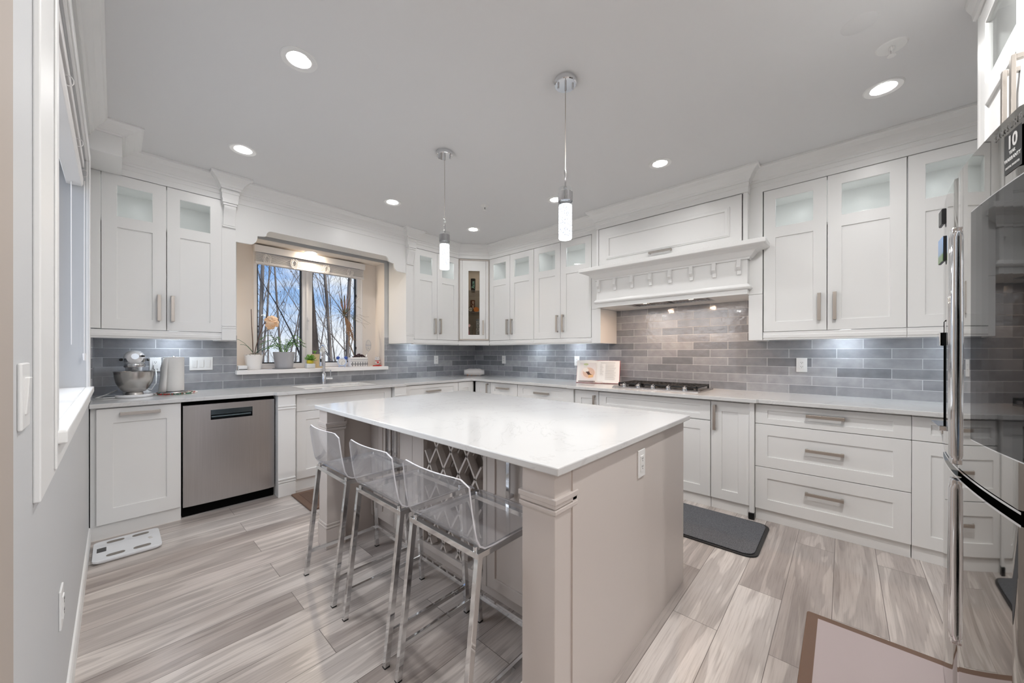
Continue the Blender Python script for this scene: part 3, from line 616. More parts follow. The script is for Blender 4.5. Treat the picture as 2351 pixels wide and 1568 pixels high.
def disc_on_edge(name, s, d, z, r, m, label, cat, m2=None):
    p = inside(s, d); rt = thing(name, label, cat, (p.x, p.y, z)); c = Vector((p.x, p.y, z+r)); D = CF.D
    B().cyl(c-D*.006, c+D*.006, r, 28).build('disc', m, rt, smooth=True)
    if m2: B().cyl(c+D*.0062, c+D*.0075, r*.8, 24).build('face', m2, rt); B().obox(c+D*.008+Vector((0, 0, r*.15)), CF.S*r*.78, D*.0006, Vector((0, 0, r*.06))).build('stripe', m, rt)
orange = M('orange_lid', (.72, .25, .06), .5); ivory = M('ivory_print', (.75, .72, .66), .6)
disc_on_edge('round_badge', .165, .06, 1.827, .036, black_satin, 'round black and ivory badge standing on the lower glass shelf', 'badge', ivory); disc_on_edge('round_coaster', .245, .06, 1.827, .036, orange, 'round orange coaster standing on the lower glass shelf', 'coaster')
p = inside(.118, .05); rt = thing('word_sign', 'narrow white upright word sign on the lower glass shelf', 'sign', (p.x, p.y, 1.827)); B(CF).box(.105, .135, -.06, -.04, 1.827, 1.95).build('board', white_plastic, rt); bb = B()
for k in range(6): text_bm(bb, 'I' if k % 2 else 'L', .018, CF(.122, -.0393, 1.845+k*.018), CF.S, (0, 0, 1), .0004)
bb.build('lettering', black_satin, rt)
pink = M('pink_plastic', (.62, .30, .40), .4); pinkp = M('pale_pink_petal', (.78, .52, .56), .6)
def lathe_thing(name, label, cat, s, d, z, prof, m, seg=20):
    p = inside(s, d); o = B().lathe(prof, (p.x, p.y, z), seg).build(name, m, smooth=True); return tag(o, label, cat)
lathe_thing('pink_bottle', 'pink bottle at the bottom left of the glass corner cabinet', 'bottle', .128, .05, 1.449, [(.026, 0), (.028, .01), (.028, .10), (.014, .13), (.014, .15)], pink)
p = inside(.14, .03); bb = B()
for k in range(6): a = k*PI/3; bb.ball(Vector((p.x, p.y, 1.635))+CF.S*(.014*math.cos(a))+Vector((0, 0, .014*math.sin(a)))+CF.D*.008, .011, seg=8, rings=6)
bb.ball(Vector((p.x, p.y, 1.635))+CF.D*.014, .008, seg=8, rings=6); bb.cyl((p.x, p.y, 1.449), (p.x, p.y, 1.63), .003, 6); tag(bb.build('paper_flower', pinkp, smooth=True), 'pale pink flower standing before the pink bottle', 'flower')
lathe_thing('glass_vase', 'clear glass vase behind the pink bottle', 'vase', .165, .12, 1.449, [(.03, 0), (.032, .01), (.036, .2), (.034, .2), (.030, .02), (0, .02)], clear_plastic)
lathe_thing('glass_decanter', 'clear stoppered decanter at the bottom right of the corner cabinet', 'decanter', .262, .07, 1.449, [(.030, 0), (.034, .02), (.030, .10), (.012, .12), (.012, .15), (.024, .152), (.020, .19), (.006, .20)], clear_plastic)
o = B(CF).box(.25, .30, -.19, -.15, 1.449, 1.74).build('printed_box', M('pale_blue_print', (.62, .70, .78), .5)); n = noisy(MATS['pale_blue_print'], 70., (.25, .33, .42), (.80, .86, .9), .4, .6); tag(o, 'tall pale blue printed box behind the decanter', 'box')

# ------------------------------------------------------------------ valance and pilasters round the window
root = thing('window_valance', 'white valance board with stepped scalloped lower edge over the sink window', 'valance', (-2.3, UY+.01, 2.2))
def arc(cx, cz, r, a0, a1, n=7): return [(cx+r*math.cos(math.radians(a0+(a1-a0)*i/n)), cz+r*math.sin(math.radians(a0+(a1-a0)*i/n))) for i in range(n+1)]
vl, vr = PL1-.002, PR0+.0
half = lambda e, s: [(e, 2.222), (e+s*.105, 2.224)]+[(e+s*(.105+.055*math.sin(a)), 2.224+.085*(1-math.cos(a))/1) for a in [k*PI/2/6 for k in range(1, 7)]]+[(e+s*.215, 2.318)]+[(e+s*(.215+.012+.04*(1-math.cos(a))), 2.325+.05*math.sin(a)) for a in [k*PI/2/6 for k in range(0, 7)]]
L_ = half(vl, 1); R2 = half(vr, -1)
B(WW).face_extr([(vl, 2.556)]+L_+R2[::-1]+[(vr, 2.556)], .345, .366).build('board', cab_white, root, bevel=.001)
B(WW).box(vl, vr, .06, .345, 2.405, 2.42).build('soffit_board', cab_white, root)
def pilaster(label, s0, s1, d, z0, fr=WW, side=None, corbel=True):
    root = thing('pilaster', label, 'pilaster', fr((s0+s1)/2, d/2, z0)); bb = B(fr); bb.box(s0, s1, DW_, d, z0, 2.556)
    bb.build('shaft', cab_white, root, bevel=.0015)
    bb = B(fr)
    for z in (1.462, 1.482): bb.box(s0-.0, s1+.0, d, d+.006, z, z+.012)
    bb.box(s0, s1, d, d+.008, z0, 1.455); bb.build('plinth_block', cab_white, root, bevel=.003)
    if corbel:
        m = (s0+s1)/2; w = (s1-s0)/2-.008; bb = B(fr)
        bb.extr([(d, 2.345), (d+.012, 2.345), (d+.013, 2.37), (d+.02, 2.42), (d+.034, 2.455), (d+.048, 2.475), (d+.054, 2.49), (d+.05, 2.505), (d, 2.505)], m-w, m+w)
        bb.box(m-w-.006, m+w+.006, d, d+.058, 2.506, 2.522); bb.box(m-w-.012, m+w+.012, d, d+.066, 2.524, 2.556)
        bb.box(m-w-.004, m+w+.004, d, d+.016, 2.330, 2.343); bb.build('corbel', cab_white, root, smooth=True, bevel=.0015)
    return root
pilaster('white pilaster with carved corbel left of the sink window', PL0+.001, PL1-.002, .370, 1.362)
pilaster('white pilaster with carved corbel right of the sink window', PR0+.001, PR1-.001, .370, 1.372)

# ------------------------------------------------------------------ cooker hood
root = thing('cooker_hood', 'white mantel cooker hood with bracketed shelf above the gas cooktop', 'cooker hood', (-.2, -3.01, 1.362))
bb = B(HW); bb.box(HY1, HY0, DW_, .40, 1.80, 2.556)
bb.cells([HY1, -3.40, -2.66, HY0], [0, 1, 2, 3], 0, 1) if False else None
bb.box(HY1, HY0, .385, .41, 1.735, 1.80); bb.box(HY1, HY0, DW_, .14, 1.735, 1.80); bb.box(HY1, -3.40, .14, .385, 1.735, 1.80); bb.box(-2.66, HY0, .14, .385, 1.735, 1.80)
bb.box(HY1, HY0, .40, .41, 1.80, 2.556) if False else bb.box(HY1, -3.66, .40, .41, 1.80, 2.556); bb.box(-2.36, HY0, .40, .41, 1.80, 2.556); bb.box(-3.66, -2.36, .40, .41, 1.80, 2.17)
bb.build('hood_body', cab_white, root, bevel=.0012)
for a, b_, nm in ((-3.780, HY1+.004, 1), (HY0-.008, -2.238, 0)): B(HW).box(a, b_, DW_, .336, 1.362, 2.556 if False else 1.733).build('side_pillar', cab_white, root, bevel=.0015)
B(HW).box(-3.780, HY1, .2, .336, 1.735, 2.556).build('side_filler', cab_white, root); B(HW).box(HY0, -2.238, .2, .336, 1.735, 2.556).build('side_filler', cab_white, root)
B(HW).box(-3.655, -2.365, .395, .4, 2.165, 2.554).build('door_gap', dark_gap, root)
bb = B(HW); bb.box(-3.6505, -2.3695, .4, .413, 2.165, 2.5495)
bb.cells([-3.566, -3.54, -2.476, -2.45], [2.222, 2.246, 2.444, 2.468], .413, .420, {(1, 1)}); bb.cells([-3.556, -3.53, -2.486, -2.46], [2.232, 2.256, 2.434, 2.458], .413, .424, {(1, 1)})
dr = bb.build('lift_door', cab_white, root, bevel=.0025)
bb = B(HW); bb.box(-3.107, -2.9, .437, .447, 2.193, 2.213); [bb.box(s, s+.015, .413, .438, 2.195, 2.211) for s in (-3.107, -2.915)]; bb.build('handle', nickel, dr, bevel=.0015)
SH = [(0, 2.015), (.012, 2.015), (.016, 2.028), (.026, 2.034), (.04, 2.05), (.06, 2.072), (.09, 2.088), (.122, 2.095), (.132, 2.10), (.135, 2.104), (.135, 2.132), (.128, 2.138), (0, 2.138)]
B().sweep([(-.33, HY0+.002), (HX, HY0+.002), (HX, HY1-.002), (-.33, HY1-.002)], SH).build('mantel_shelf', cab_white, root)
BP = [(0, 1.776), (.010, 1.776), (.020, 1.784), (.022, 1.792), (.014, 1.800), (.010, 1.808), (.006, 1.816), (0, 1.816)]
B().sweep([(-.336, HY0+.002), (HX, HY0+.002), (HX, HY1-.002), (-.336, HY1-.002)], BP).build('bead_moulding', cab_white, root, smooth=True)
for q in range(8):
    s = -2.372-q*(1.262/7); bb = B(HW)
    bb.extr([(.41, 1.895), (.424, 1.897), (.428, 1.915), (.426, 1.93), (.440, 1.94), (.452, 1.953), (.452, 1.972), (.446, 1.985), (.446, 2.015), (.41, 2.015)], s-.014, s+.014); bb.build('bracket', cab_white, root, smooth=True, bevel=.001)
vent = B(HW); vent.cells([-3.395, -3.36, -2.70, -2.665], [0, 1, 2, 3], 0, 1) if False else None
bb = B(HW); bb.box(-3.395, -3.365, .145, .38, 1.742, 1.75); bb.box(-2.695, -2.665, .145, .38, 1.742, 1.75); bb.box(-3.365, -2.695, .355, .38, 1.742, 1.75); bb.box(-3.365, -2.695, .145, .165, 1.742, 1.75); bb.box(-3.395, -2.665, .145, .38, 1.77, 1.79)
vi = bb.build('vent_insert', chrome_soft, root)
for s in (-3.2, -2.86):
    bb = B(HW); bb.box(s-.155, s+.155, .168, .30, 1.75, 1.756)
    for k in range(10): bb.box(s-.15+k*.031, s-.138+k*.031, .17, .298, 1.746, 1.75)
    bb.build('grease_filter', steel, vi)
for s in (-3.24, -2.82):
    B().cyl(HW(s, .335, 1.744), HW(s, .335, 1.75), .026, 20).build('hood_lamp', glow_warm, vi)
    light('hood_light', 'AREA', HW(s, .335, 1.735), 2.6, (1, .64, .40), .045, parent=root)

# ------------------------------------------------------------------ base cabinets
def base(name, label, fr, s0, s1, df, fronts, cat='cabinet', toe=True, group=None, bodyd=None, fz=None):
    root = thing(name, label, cat, fr((s0+s1)/2, df/2, 0), group); d1 = df-.022
    bb = B(fr); bb.box(s0+.001, s1-.001, -.03, d1, .10, .8845)
    if toe: bb.box(s0+.001, s1-.001, -.03, df-.022, 0, .10)
    bb.build('cabinet_body', cab_white, root)
    for f in fronts:
        kind, a, b_, z0, z1, h = f[:6]
        door(fr, a, b_, z0, z1, df, root, cab_white, name='drawer' if kind == 'drawer' else ('false_front' if kind == 'false' else 'door'), handle=h, fz=f[6] if len(f) > 6 else None)
    return root
FD = .617
base('base_cabinet', 'white base cabinet with bar pull beside the left wall', WW, XL+.004, -3.53, FD, [('door', -3.953, -3.534, .1005, .876, ('h', -3.745, .837), .10)])
base('sink_cabinet', 'white sink base cabinet with false front and two doors', WW, -2.772, -1.803, FD, [('false', -2.749, -1.815, .72, .873, None, .045), ('door', -2.749, -2.284, .105, .716, None), ('door', -2.280, -1.815, .105, .716, None)])
base('drawer_cabinet', 'white three-drawer base cabinet right of the sink pilaster', WW, -1.655, -.87, FD, [('drawer', -1.653, -.872, .728, .876, ('h', -1.262, .80), .04), ('drawer', -1.653, -.872, .408, .724, ('h', -1.262, .575)), ('drawer', -1.653, -.872, .10, .404, ('h', -1.262, .275))])
base('corner_base_cabinet', 'narrow white corner base cabinet below the bread', WW, -.866, -.586, FD, [('door', -.864, -.62, .10, .876, None)])
HD = .58
base('corner_base_cabinet', 'narrow white base cabinet with upright pull in the far corner', HW, -.907, -.622, HD, [('door', -.904, -.625, .09, .872, ('v', -.868, .76))])
base('drawer_cabinet', 'narrow white drawer base cabinet on the cooker wall near the corner', HW, -1.378, -.909, HD, [('drawer', -1.376, -.911, .728, .874, ('h', -1.14, .815), .04), ('drawer', -1.376, -.911, .408, .724, ('h', -1.14, .575)), ('drawer', -1.376, -.911, .10, .404, ('h', -1.14, .275))])
base('drawer_cabinet', 'wide white drawer base cabinet left of the cookbook', HW, -2.108, -1.380, HD, [('drawer', -2.106, -1.382, .728, .874, ('h', -1.745, .80), .04), ('drawer', -2.106, -1.382, .408, .724, ('h', -1.745, .575)), ('drawer', -2.106, -1.382, .10, .404, ('h', -1.745, .275))])
base('pull_out_cabinet', 'slim white pull-out base cabinet below the cookbook', HW, -2.458, -2.178, HD, [('door', -2.456, -2.181, .09, .870, ('v', -2.415, .73))])
base('cooktop_cabinet', 'wide white base cabinet under the gas cooktop', HW, -3.465, -2.460, HD, [('false', -3.463, -2.462, .712, .866, None, .045), ('door', -3.463, -2.964, .089, .704, None), ('door', -2.960, -2.462, .089, .704, None)])
base('pull_out_cabinet', 'slim white base cabinet right of the cooktop with upright pull', HW, -3.736, -3.466, HD, [('door', -3.7345, -3.469, .089, .868, ('v', -3.497, .74))])
base('drawer_cabinet', 'wide white three-drawer base cabinet above the bare floor near the fridge', HW, -4.565, -3.769, HD, [('drawer', -4.5645, -3.769, .729, .872, ('h', -4.167, .818), .042), ('drawer', -4.5645, -3.769, .407, .725, ('h', -4.164, .578), .08), ('drawer', -4.5645, -3.769, .0885, .403, ('h', -4.163, .275), .08)])
base('base_cabinet', 'white base cabinet with drawer over door, partly behind the fridge', HW, -5.0, -4.567, HD, [('drawer', -4.998, -4.5665, .729, .872, ('h', -4.78, .80), .042), ('door', -4.998, -4.5665, .0885, .725, ('v', -4.96, .6))])
base('base_cabinet', 'white base cabinet in the corner hidden behind the fridge', HW, -5.415, -5.002, HD, [('door', -5.41, -5.004, .0885, .872, None)])
def low_pilaster(label, fr, s0, s1, d, beads=True):
    root = thing('base_pilaster', label, 'pilaster', fr((s0+s1)/2, d/2, 0)); B(fr).box(s0, s1, -.02, d, 0, .8845).build('shaft', cab_white, root, bevel=.002)
    if beads:
        bb = B(fr)
        for z in (.768, .79): bb.box(s0-.003, s1+.003, d, d+.008, z-.008, z+.006)
        bb.build('bead_moulding', cab_white, root, bevel=.003); bb = B(fr)
        bb.box(s0, s1, d, d+.010, 0, .115)
        for z in (.128, .15): bb.box(s0-.001, s1+.001, d, d+.010, z-.007, z+.007)
        bb.build('plinth_block', cab_white, root, bevel=.003)
    return root
low_pilaster('white base pilaster between the dishwasher and the sink cabinet', WW, -2.912, -2.776, .668)
low_pilaster('white base pilaster right of the sink cabinet', WW, -1.800, -1.658, .668)
low_pilaster('slim white base pilaster left of the cookbook cabinet', HW, -2.175, -2.111, .60, False)
r = low_pilaster('slim white base post right of the cooktop with black foot clip', HW, -3.7665, -3.7365, .605, False)
bb = B(HW); bb.box(-3.769, -3.733, .58, .615, .002, .05); [bb.box(-3.771, -3.731, .612, .619, .008+k*.009, .012+k*.009) for k in range(5)]; bb.build('foot_clip', black_plastic, r)

# dishwasher
root = thing('dishwasher', 'stainless steel dishwasher with dark pocket handle', 'dishwasher', (-3.22, -.3, 0))
B(WW).box(-3.522, -2.920, -.02, .56, .0, .883).build('tub', dark_gap, root)
pf = []
for i in range(13):
    tt = i/12; pf.append((-3.5205+tt*.5975, .604+.013*math.sin(PI*tt)**.35))
hx0, hx1, hz0, hz1 = -3.359, -3.085, .728, .806
bb = B(WW); ss = sorted({p[0] for p in pf} | {hx0, hx1}); zs = [.085, hz0, hz1, .853]
dd = lambda s: .604+.013*math.sin(PI*min(1, max(0, (s+3.5205)/.5975)))**.35
def cellg(j0, j1, skip):
    for i in range(len(ss)-1):
        if skip and hx0-1e-6 <= ss[i] and ss[i+1] <= hx1+1e-6: continue
        a, b_ = ss[i], ss[i+1]; bb.quad([bb.v(WW(a, dd(a), zs[j0])), bb.v(WW(b_, dd(b_), zs[j0])), bb.v(WW(b_, dd(b_), zs[j1])), bb.v(WW(a, dd(a), zs[j1]))])
cellg(0, 1, 0); cellg(1, 2, 1); cellg(2, 3, 0)
bmesh.ops.remove_doubles(bb.b, verts=bb.b.verts, dist=1e-5)
bb.box(-3.5205, -3.5195, .56, .604, .085, .853); bb.box(-2.924, -2.923, .56, .604, .085, .853); bb.box(-3.5205, -2.923, .56, .604, .852, .853); bb.box(-3.5205, -2.923, .56, .604, .085, .086)
dr = bb.build('door', steel, root, smooth=True)
bb = B(WW); bb.box(hx0, hx1, .565, .585, hz0, hz1); bb.box(hx0, hx0+.002, .585, .617, hz0, hz1); bb.box(hx1-.002, hx1, .585, .617, hz0, hz1); bb.box(hx0, hx1, .585, .617, hz0, hz0+.002); bb.build('handle_pocket', black_plastic, dr)
dsteel = M('dark_blue_steel', (.10, .125, .14), .2, 1.)
bb = B(WW); bb.box(hx0+.002, hx1-.002, .59, .6175, hz1-.040, hz1); bb.extr([(.588, hz0+.004), (.600, hz0+.006), (.606, hz0+.02), (.600, hz0+.033), (.588, hz0+.034)], hx0+.006, hx1-.006); bb.build('handle_grip', dsteel, dr, bevel=.001)
B(WW).box(-3.5205, -2.923, .54, .545, .0, .085).build('toe_panel', dark_gap, root)

# ------------------------------------------------------------------ worktops
root = thing('worktop', 'continuous white quartz worktop along the window and cooker walls', 'worktop', (-2, -.3, .8855))
SX0, SX1, SY0, SY1 = -2.645, -1.945, -.53, -.125
bb = B(); z0, z1 = .8855, .914
def slab(x0, x1, y0, y1): bb.box(x0, x1, y0, y1, z0, z1)
OUT = [(XL+.002, YB-.002), (XL+.002, -.640), (-2.937, -.640), (-2.925, -.690), (-1.672, -.690), (-1.660, -.640), (-.640, -.640), (-.640, -2.118), (-.662, -2.128), (-.662, -3.788), (-.640, -3.80), (-.640, -5.418), (XR-.002, -5.418), (XR-.002, YB-.002)]
HOL = [(SX0, SY1), (SX0, SY0), (SX1, SY0), (SX1, SY1)]
def ring_face(z):
    ov = [bb.v(x, y, z) for x, y in OUT]; hv = [bb.v(x, y, z) for x, y in HOL]; es = []
    for L in (ov, hv):
        for i in range(len(L)): es.append(bb.b.edges.new((L[i], L[(i+1) % len(L)])))
    bmesh.ops.triangle_fill(bb.b, use_beauty=True, use_dissolve=False, edges=es); return ov, hv
o0, h0 = ring_face(z0); o1, h1 = ring_face(z1)
for a, c in ((o0, o1), (h0, h1)):
    for i in range(len(a)): j = (i+1) % len(a); bb.quad([a[i], a[j], c[j], c[i]])
bb.build('slab', quartz, root, bevel=.003)
sk = thing('sink', 'stainless undermount double sink below the window', 'sink', (-2.3, -.33, .67))
bb = B()
def basin(x0, x1, y0, y1, zb):
    t_ = .004
    bb.box(x0, x1, y0, y1, zb-t_, zb); bb.box(x0-t_, x0, y0-t_, y1+t_, zb-t_, .884); bb.box(x1, x1+t_, y0-t_, y1+t_, zb-t_, .884); bb.box(x0, x1, y0-t_, y0, zb-t_, .884); bb.box(x0, x1, y1, y1+t_, zb-t_, .884)
basin(SX0+.002, -2.165, SY0+.002, SY1-.002, .69); basin(-2.14, SX1-.002, SY0+.002, SY1-.002, .72); bb.build('basin', steel_bowl, sk, bevel=.002)
bb = B(); bb.cyl((-2.4, -.33, .690), (-2.4, -.33, .693), .04, 20); bb.cyl((-2.04, -.33, .720), (-2.04, -.33, .723), .04, 20); bb.build('drain', chrome_soft, sk)
fa = thing('kitchen_tap', 'tall chrome gooseneck kitchen tap with pull-down spray head', 'tap', (-2.309, -.062, .914)); fx_, fy_ = -2.309, -.062
B().lathe([(.027, 0), (.026, .012), (.024, .10), (.018, .115), (.0155, .12)], (fx_, fy_, .914), 24).build('base', chrome, fa, smooth=True)
dn = Vector((-.50, -.86, 0)).normalized(); pts = [Vector((fx_, fy_, 1.03)), Vector((fx_, fy_, 1.25))]+[Vector((fx_, fy_, 1.25))+dn*(.075-.075*math.cos(a))+Vector((0, 0, .075*math.sin(a))) for a in [k*PI/10 for k in range(1, 11)]]
pts.append(pts[-1]+Vector((0, 0, -.03))); B().tube(pts, .0145, 16).build('spout', chrome, fa, smooth=True)
q = pts[-1]; sh = B().lathe([(.0155, 0), (.018, -.02), (.0195, -.085), (.021, -.105), (.016, -.108), (0, -.108)], q, 20).build('spray_head', chrome, fa, smooth=True)
B().obox(q+dn*.018+Vector((0, 0, -.045)), dn*.003, Vector((-dn.y, dn.x, 0))*.007, Vector((0, 0, .017))).build('spray_button', black_plastic, sh, bevel=.002)
bb = B(); hv = Vector((1, -.25, 0)).normalized(); bb.cyl(Vector((fx_, fy_, .975))+hv*.015, Vector((fx_, fy_, .975))+hv*.085, .015, 16); bb.tube([Vector((fx_, fy_, .975))+hv*.072, Vector((fx_, fy_, 1.0))+hv*.070, Vector((fx_, fy_, 1.065))+hv*.066], .0055, 10); bb.build('lever', chrome, fa, smooth=True)

# ------------------------------------------------------------------ island
o = B().box(-2.981, -1.717, -3.638, -1.709, .8885, .914).build('island_worktop', quartz, bevel=.004); tag(o, 'large white quartz island worktop', 'worktop')
root = thing('kitchen_island', 'taupe kitchen island with wine rack and corner posts', 'kitchen island', (-2.3, -2.67, 0))
bb = B(); bb.box(-2.596, -1.79, -2.405, -1.765, .10, .887); bb.box(-2.596, -1.79, -3.583, -2.945, .10, .887); bb.box(-2.23, -1.79, -2.945, -2.405, .10, .887); bb.box(-2.596, -2.23, -2.945, -2.405, .10, .128); bb.box(-2.596, -2.23, -2.945, -2.405, .872, .887)
bb.box(-2.55, -1.80, -3.583, -1.765, 0, .10); bb.build('cabinet_body', taupe, root)
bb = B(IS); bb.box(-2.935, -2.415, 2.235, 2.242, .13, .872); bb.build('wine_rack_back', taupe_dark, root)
for a, b_, z0_, z1_ in ((-1.868, -1.765, .10, .887), (-2.405, -2.300, .10, .887), (-2.96, -2.935, .10, .887), (-3.583, -3.470, .10, .887), (-2.935, -2.405, .10, .135), (-2.42, -2.405, .135, .887)): B(IS).box(a, b_, 2.595, 2.622, z0_, z1_).build('face_frame_rail' if z1_ < .2 else 'face_frame_stile', taupe, root, bevel=.0015)
door(IS, -2.080, -1.871, .105, .880, 2.622, root, taupe, f=.055, handle=('v', -2.048, .72), hm=chrome_soft, hl=.26)
door(IS, -2.297, -2.084, .105, .880, 2.622, root, taupe, f=.055, handle=('v', -2.116, .72), hm=chrome_soft, hl=.26)
door(IS, -3.467, -2.963, .105, .880, 2.622, root, taupe, f=.055, handle=('v', -3.135, .72), hm=chrome_soft, hl=.26)
bb = B(IS)
for d0 in (2.60, 2.40):
    for k in range(-8, 9):
        for sg in (-1, 1):
            c = Vector((-2.675+k*.132, .50)); dv = Vector((math.sqrt(.5)*.78, sg*.886)).normalized(); lo, hi = None, None
            tt = [x/200 for x in range(-160, 161)]; ok = [x for x in tt if -2.92 < c.x+dv.x*x < -2.43 and .14 < c.y+dv.y*x < .868]
            if len(ok) < 8: continue
            p0, p1 = c+dv*ok[0], c+dv*ok[-1]; bb.bar(IS(p0.x, d0, p0.y), IS(p1.x, d0, p1.y), .011, .038 if d0 > 2.5 else .03, up=(0, 0, 1)) if False else bb.obox((IS(p0.x, d0, p0.y)+IS(p1.x, d0, p1.y))/2, (IS(p1.x, d0, p1.y)-IS(p0.x, d0, p0.y))/2, Vector((-.019, 0, 0)), (IS(p1.x, d0, p1.y)-IS(p0.x, d0, p0.y)).normalized().cross(Vector((1, 0, 0)))*.0055)
bb.build('wine_lattice', taupe, root)
B().box(-2.86, -1.745, -3.612, -3.585, 0, .887).build('end_panel', taupe, root, bevel=.0015)
B().box(-2.86, -1.745, -1.763, -1.735, 0, .887).build('end_panel', taupe, root, bevel=.0015)
B().box(-1.79, -1.765, -3.585, -1.763, 0, .887).build('back_panel', taupe, root)
def post(y0, y1):
    bb = B(); x0, x1 = -2.952, -2.84; bb.box(x0, x1, y0, y1, 0, .887); e = .0
    for (za, zb, g) in ((.750, .757, .003), (.757, .771, .008), (.774, .788, .006), (.788, .806, .010), (.13, .142, .008), (.146, .160, .005), (0, .128, .006)): bb.box(x0-g, x1+g, y0-g, y1+g, za, zb)
    bb.build('corner_post', taupe, root, bevel=.0025)
post(-1.838, -1.712); post(-3.606, -3.474)
def plate(label, fr, s, z, d, w=.072, h=.118, kind='outlet', gang=1, switch=None):
    W_ = w+(gang-1)*.046; root = thing('switch_plate' if kind == 'switch' else 'power_outlet', label, 'switch' if kind == 'switch' else 'outlet', fr(s, d, z-h/2))
    B(fr).box(s-W_/2, s+W_/2, d, d+.006, z-h/2, z+h/2).build('wall_plate', white_plastic, root, bevel=.0025)
    for g in range(gang):
        c = s+(g-(gang-1)/2)*.046
        if kind == 'switch':
            bb = B(fr); bb.extr([(d+.005, z-.033), (d+.008, z-.033), (d+.0115, z+.033), (d+.005, z+.033)], c-.016, c+.016); bb.build('rocker', white_plastic, root, bevel=.0012)
        else:
            ins = B(fr).box(c-.0165, c+.0165, d+.005, d+.009, z-.034, z+.034).build('receptacle', white_plastic, root, bevel=.001)
            bb = B(fr)
            for zz in (z+.018, z-.016):
                for k in (-.006, .006): bb.box(c+k-.0012, c+k+.0012, d+.0088, d+.0095, zz, zz+.008)
                bb.box(c-.002, c+.002, d+.0088, d+.0095, zz-.008, zz-.004)
            bb.build('slots', black_plastic, ins)
    return root
ISE = Fr(0, 0, (1, 0), (0, -1))
plate('white outlet plate on the taupe end panel of the island', ISE, -2.322, .779, 3.612, kind='outlet')
plate('white outlet on the tiles near the corner left of the bread', WW, -.736, 1.156, -.042); plate('white outlet on the tiles between corner and cookbook', HW, -.566, 1.157, -.042); plate('white outlet behind the open cookbook', HW, -1.82, 1.157, -.042)
plate('white outlet on the tiles right of the cooktop', HW, -4.003, 1.157, -.042); plate('white outlet with the mixer plugged into it', WW, -3.634, 1.153, -.042)
plate('triple white rocker switch on the tiles left of the sink window', WW, -3.334, 1.155, -.042, kind='switch', gang=3)
LP = plate('white light switch plate on the left wall before the window casing', LW, -3.17, 1.178, .0, kind='switch', w=.085)
plate('white outlet low on the left wall above the baseboard', LW, -2.49, .475, .0, w=.075)
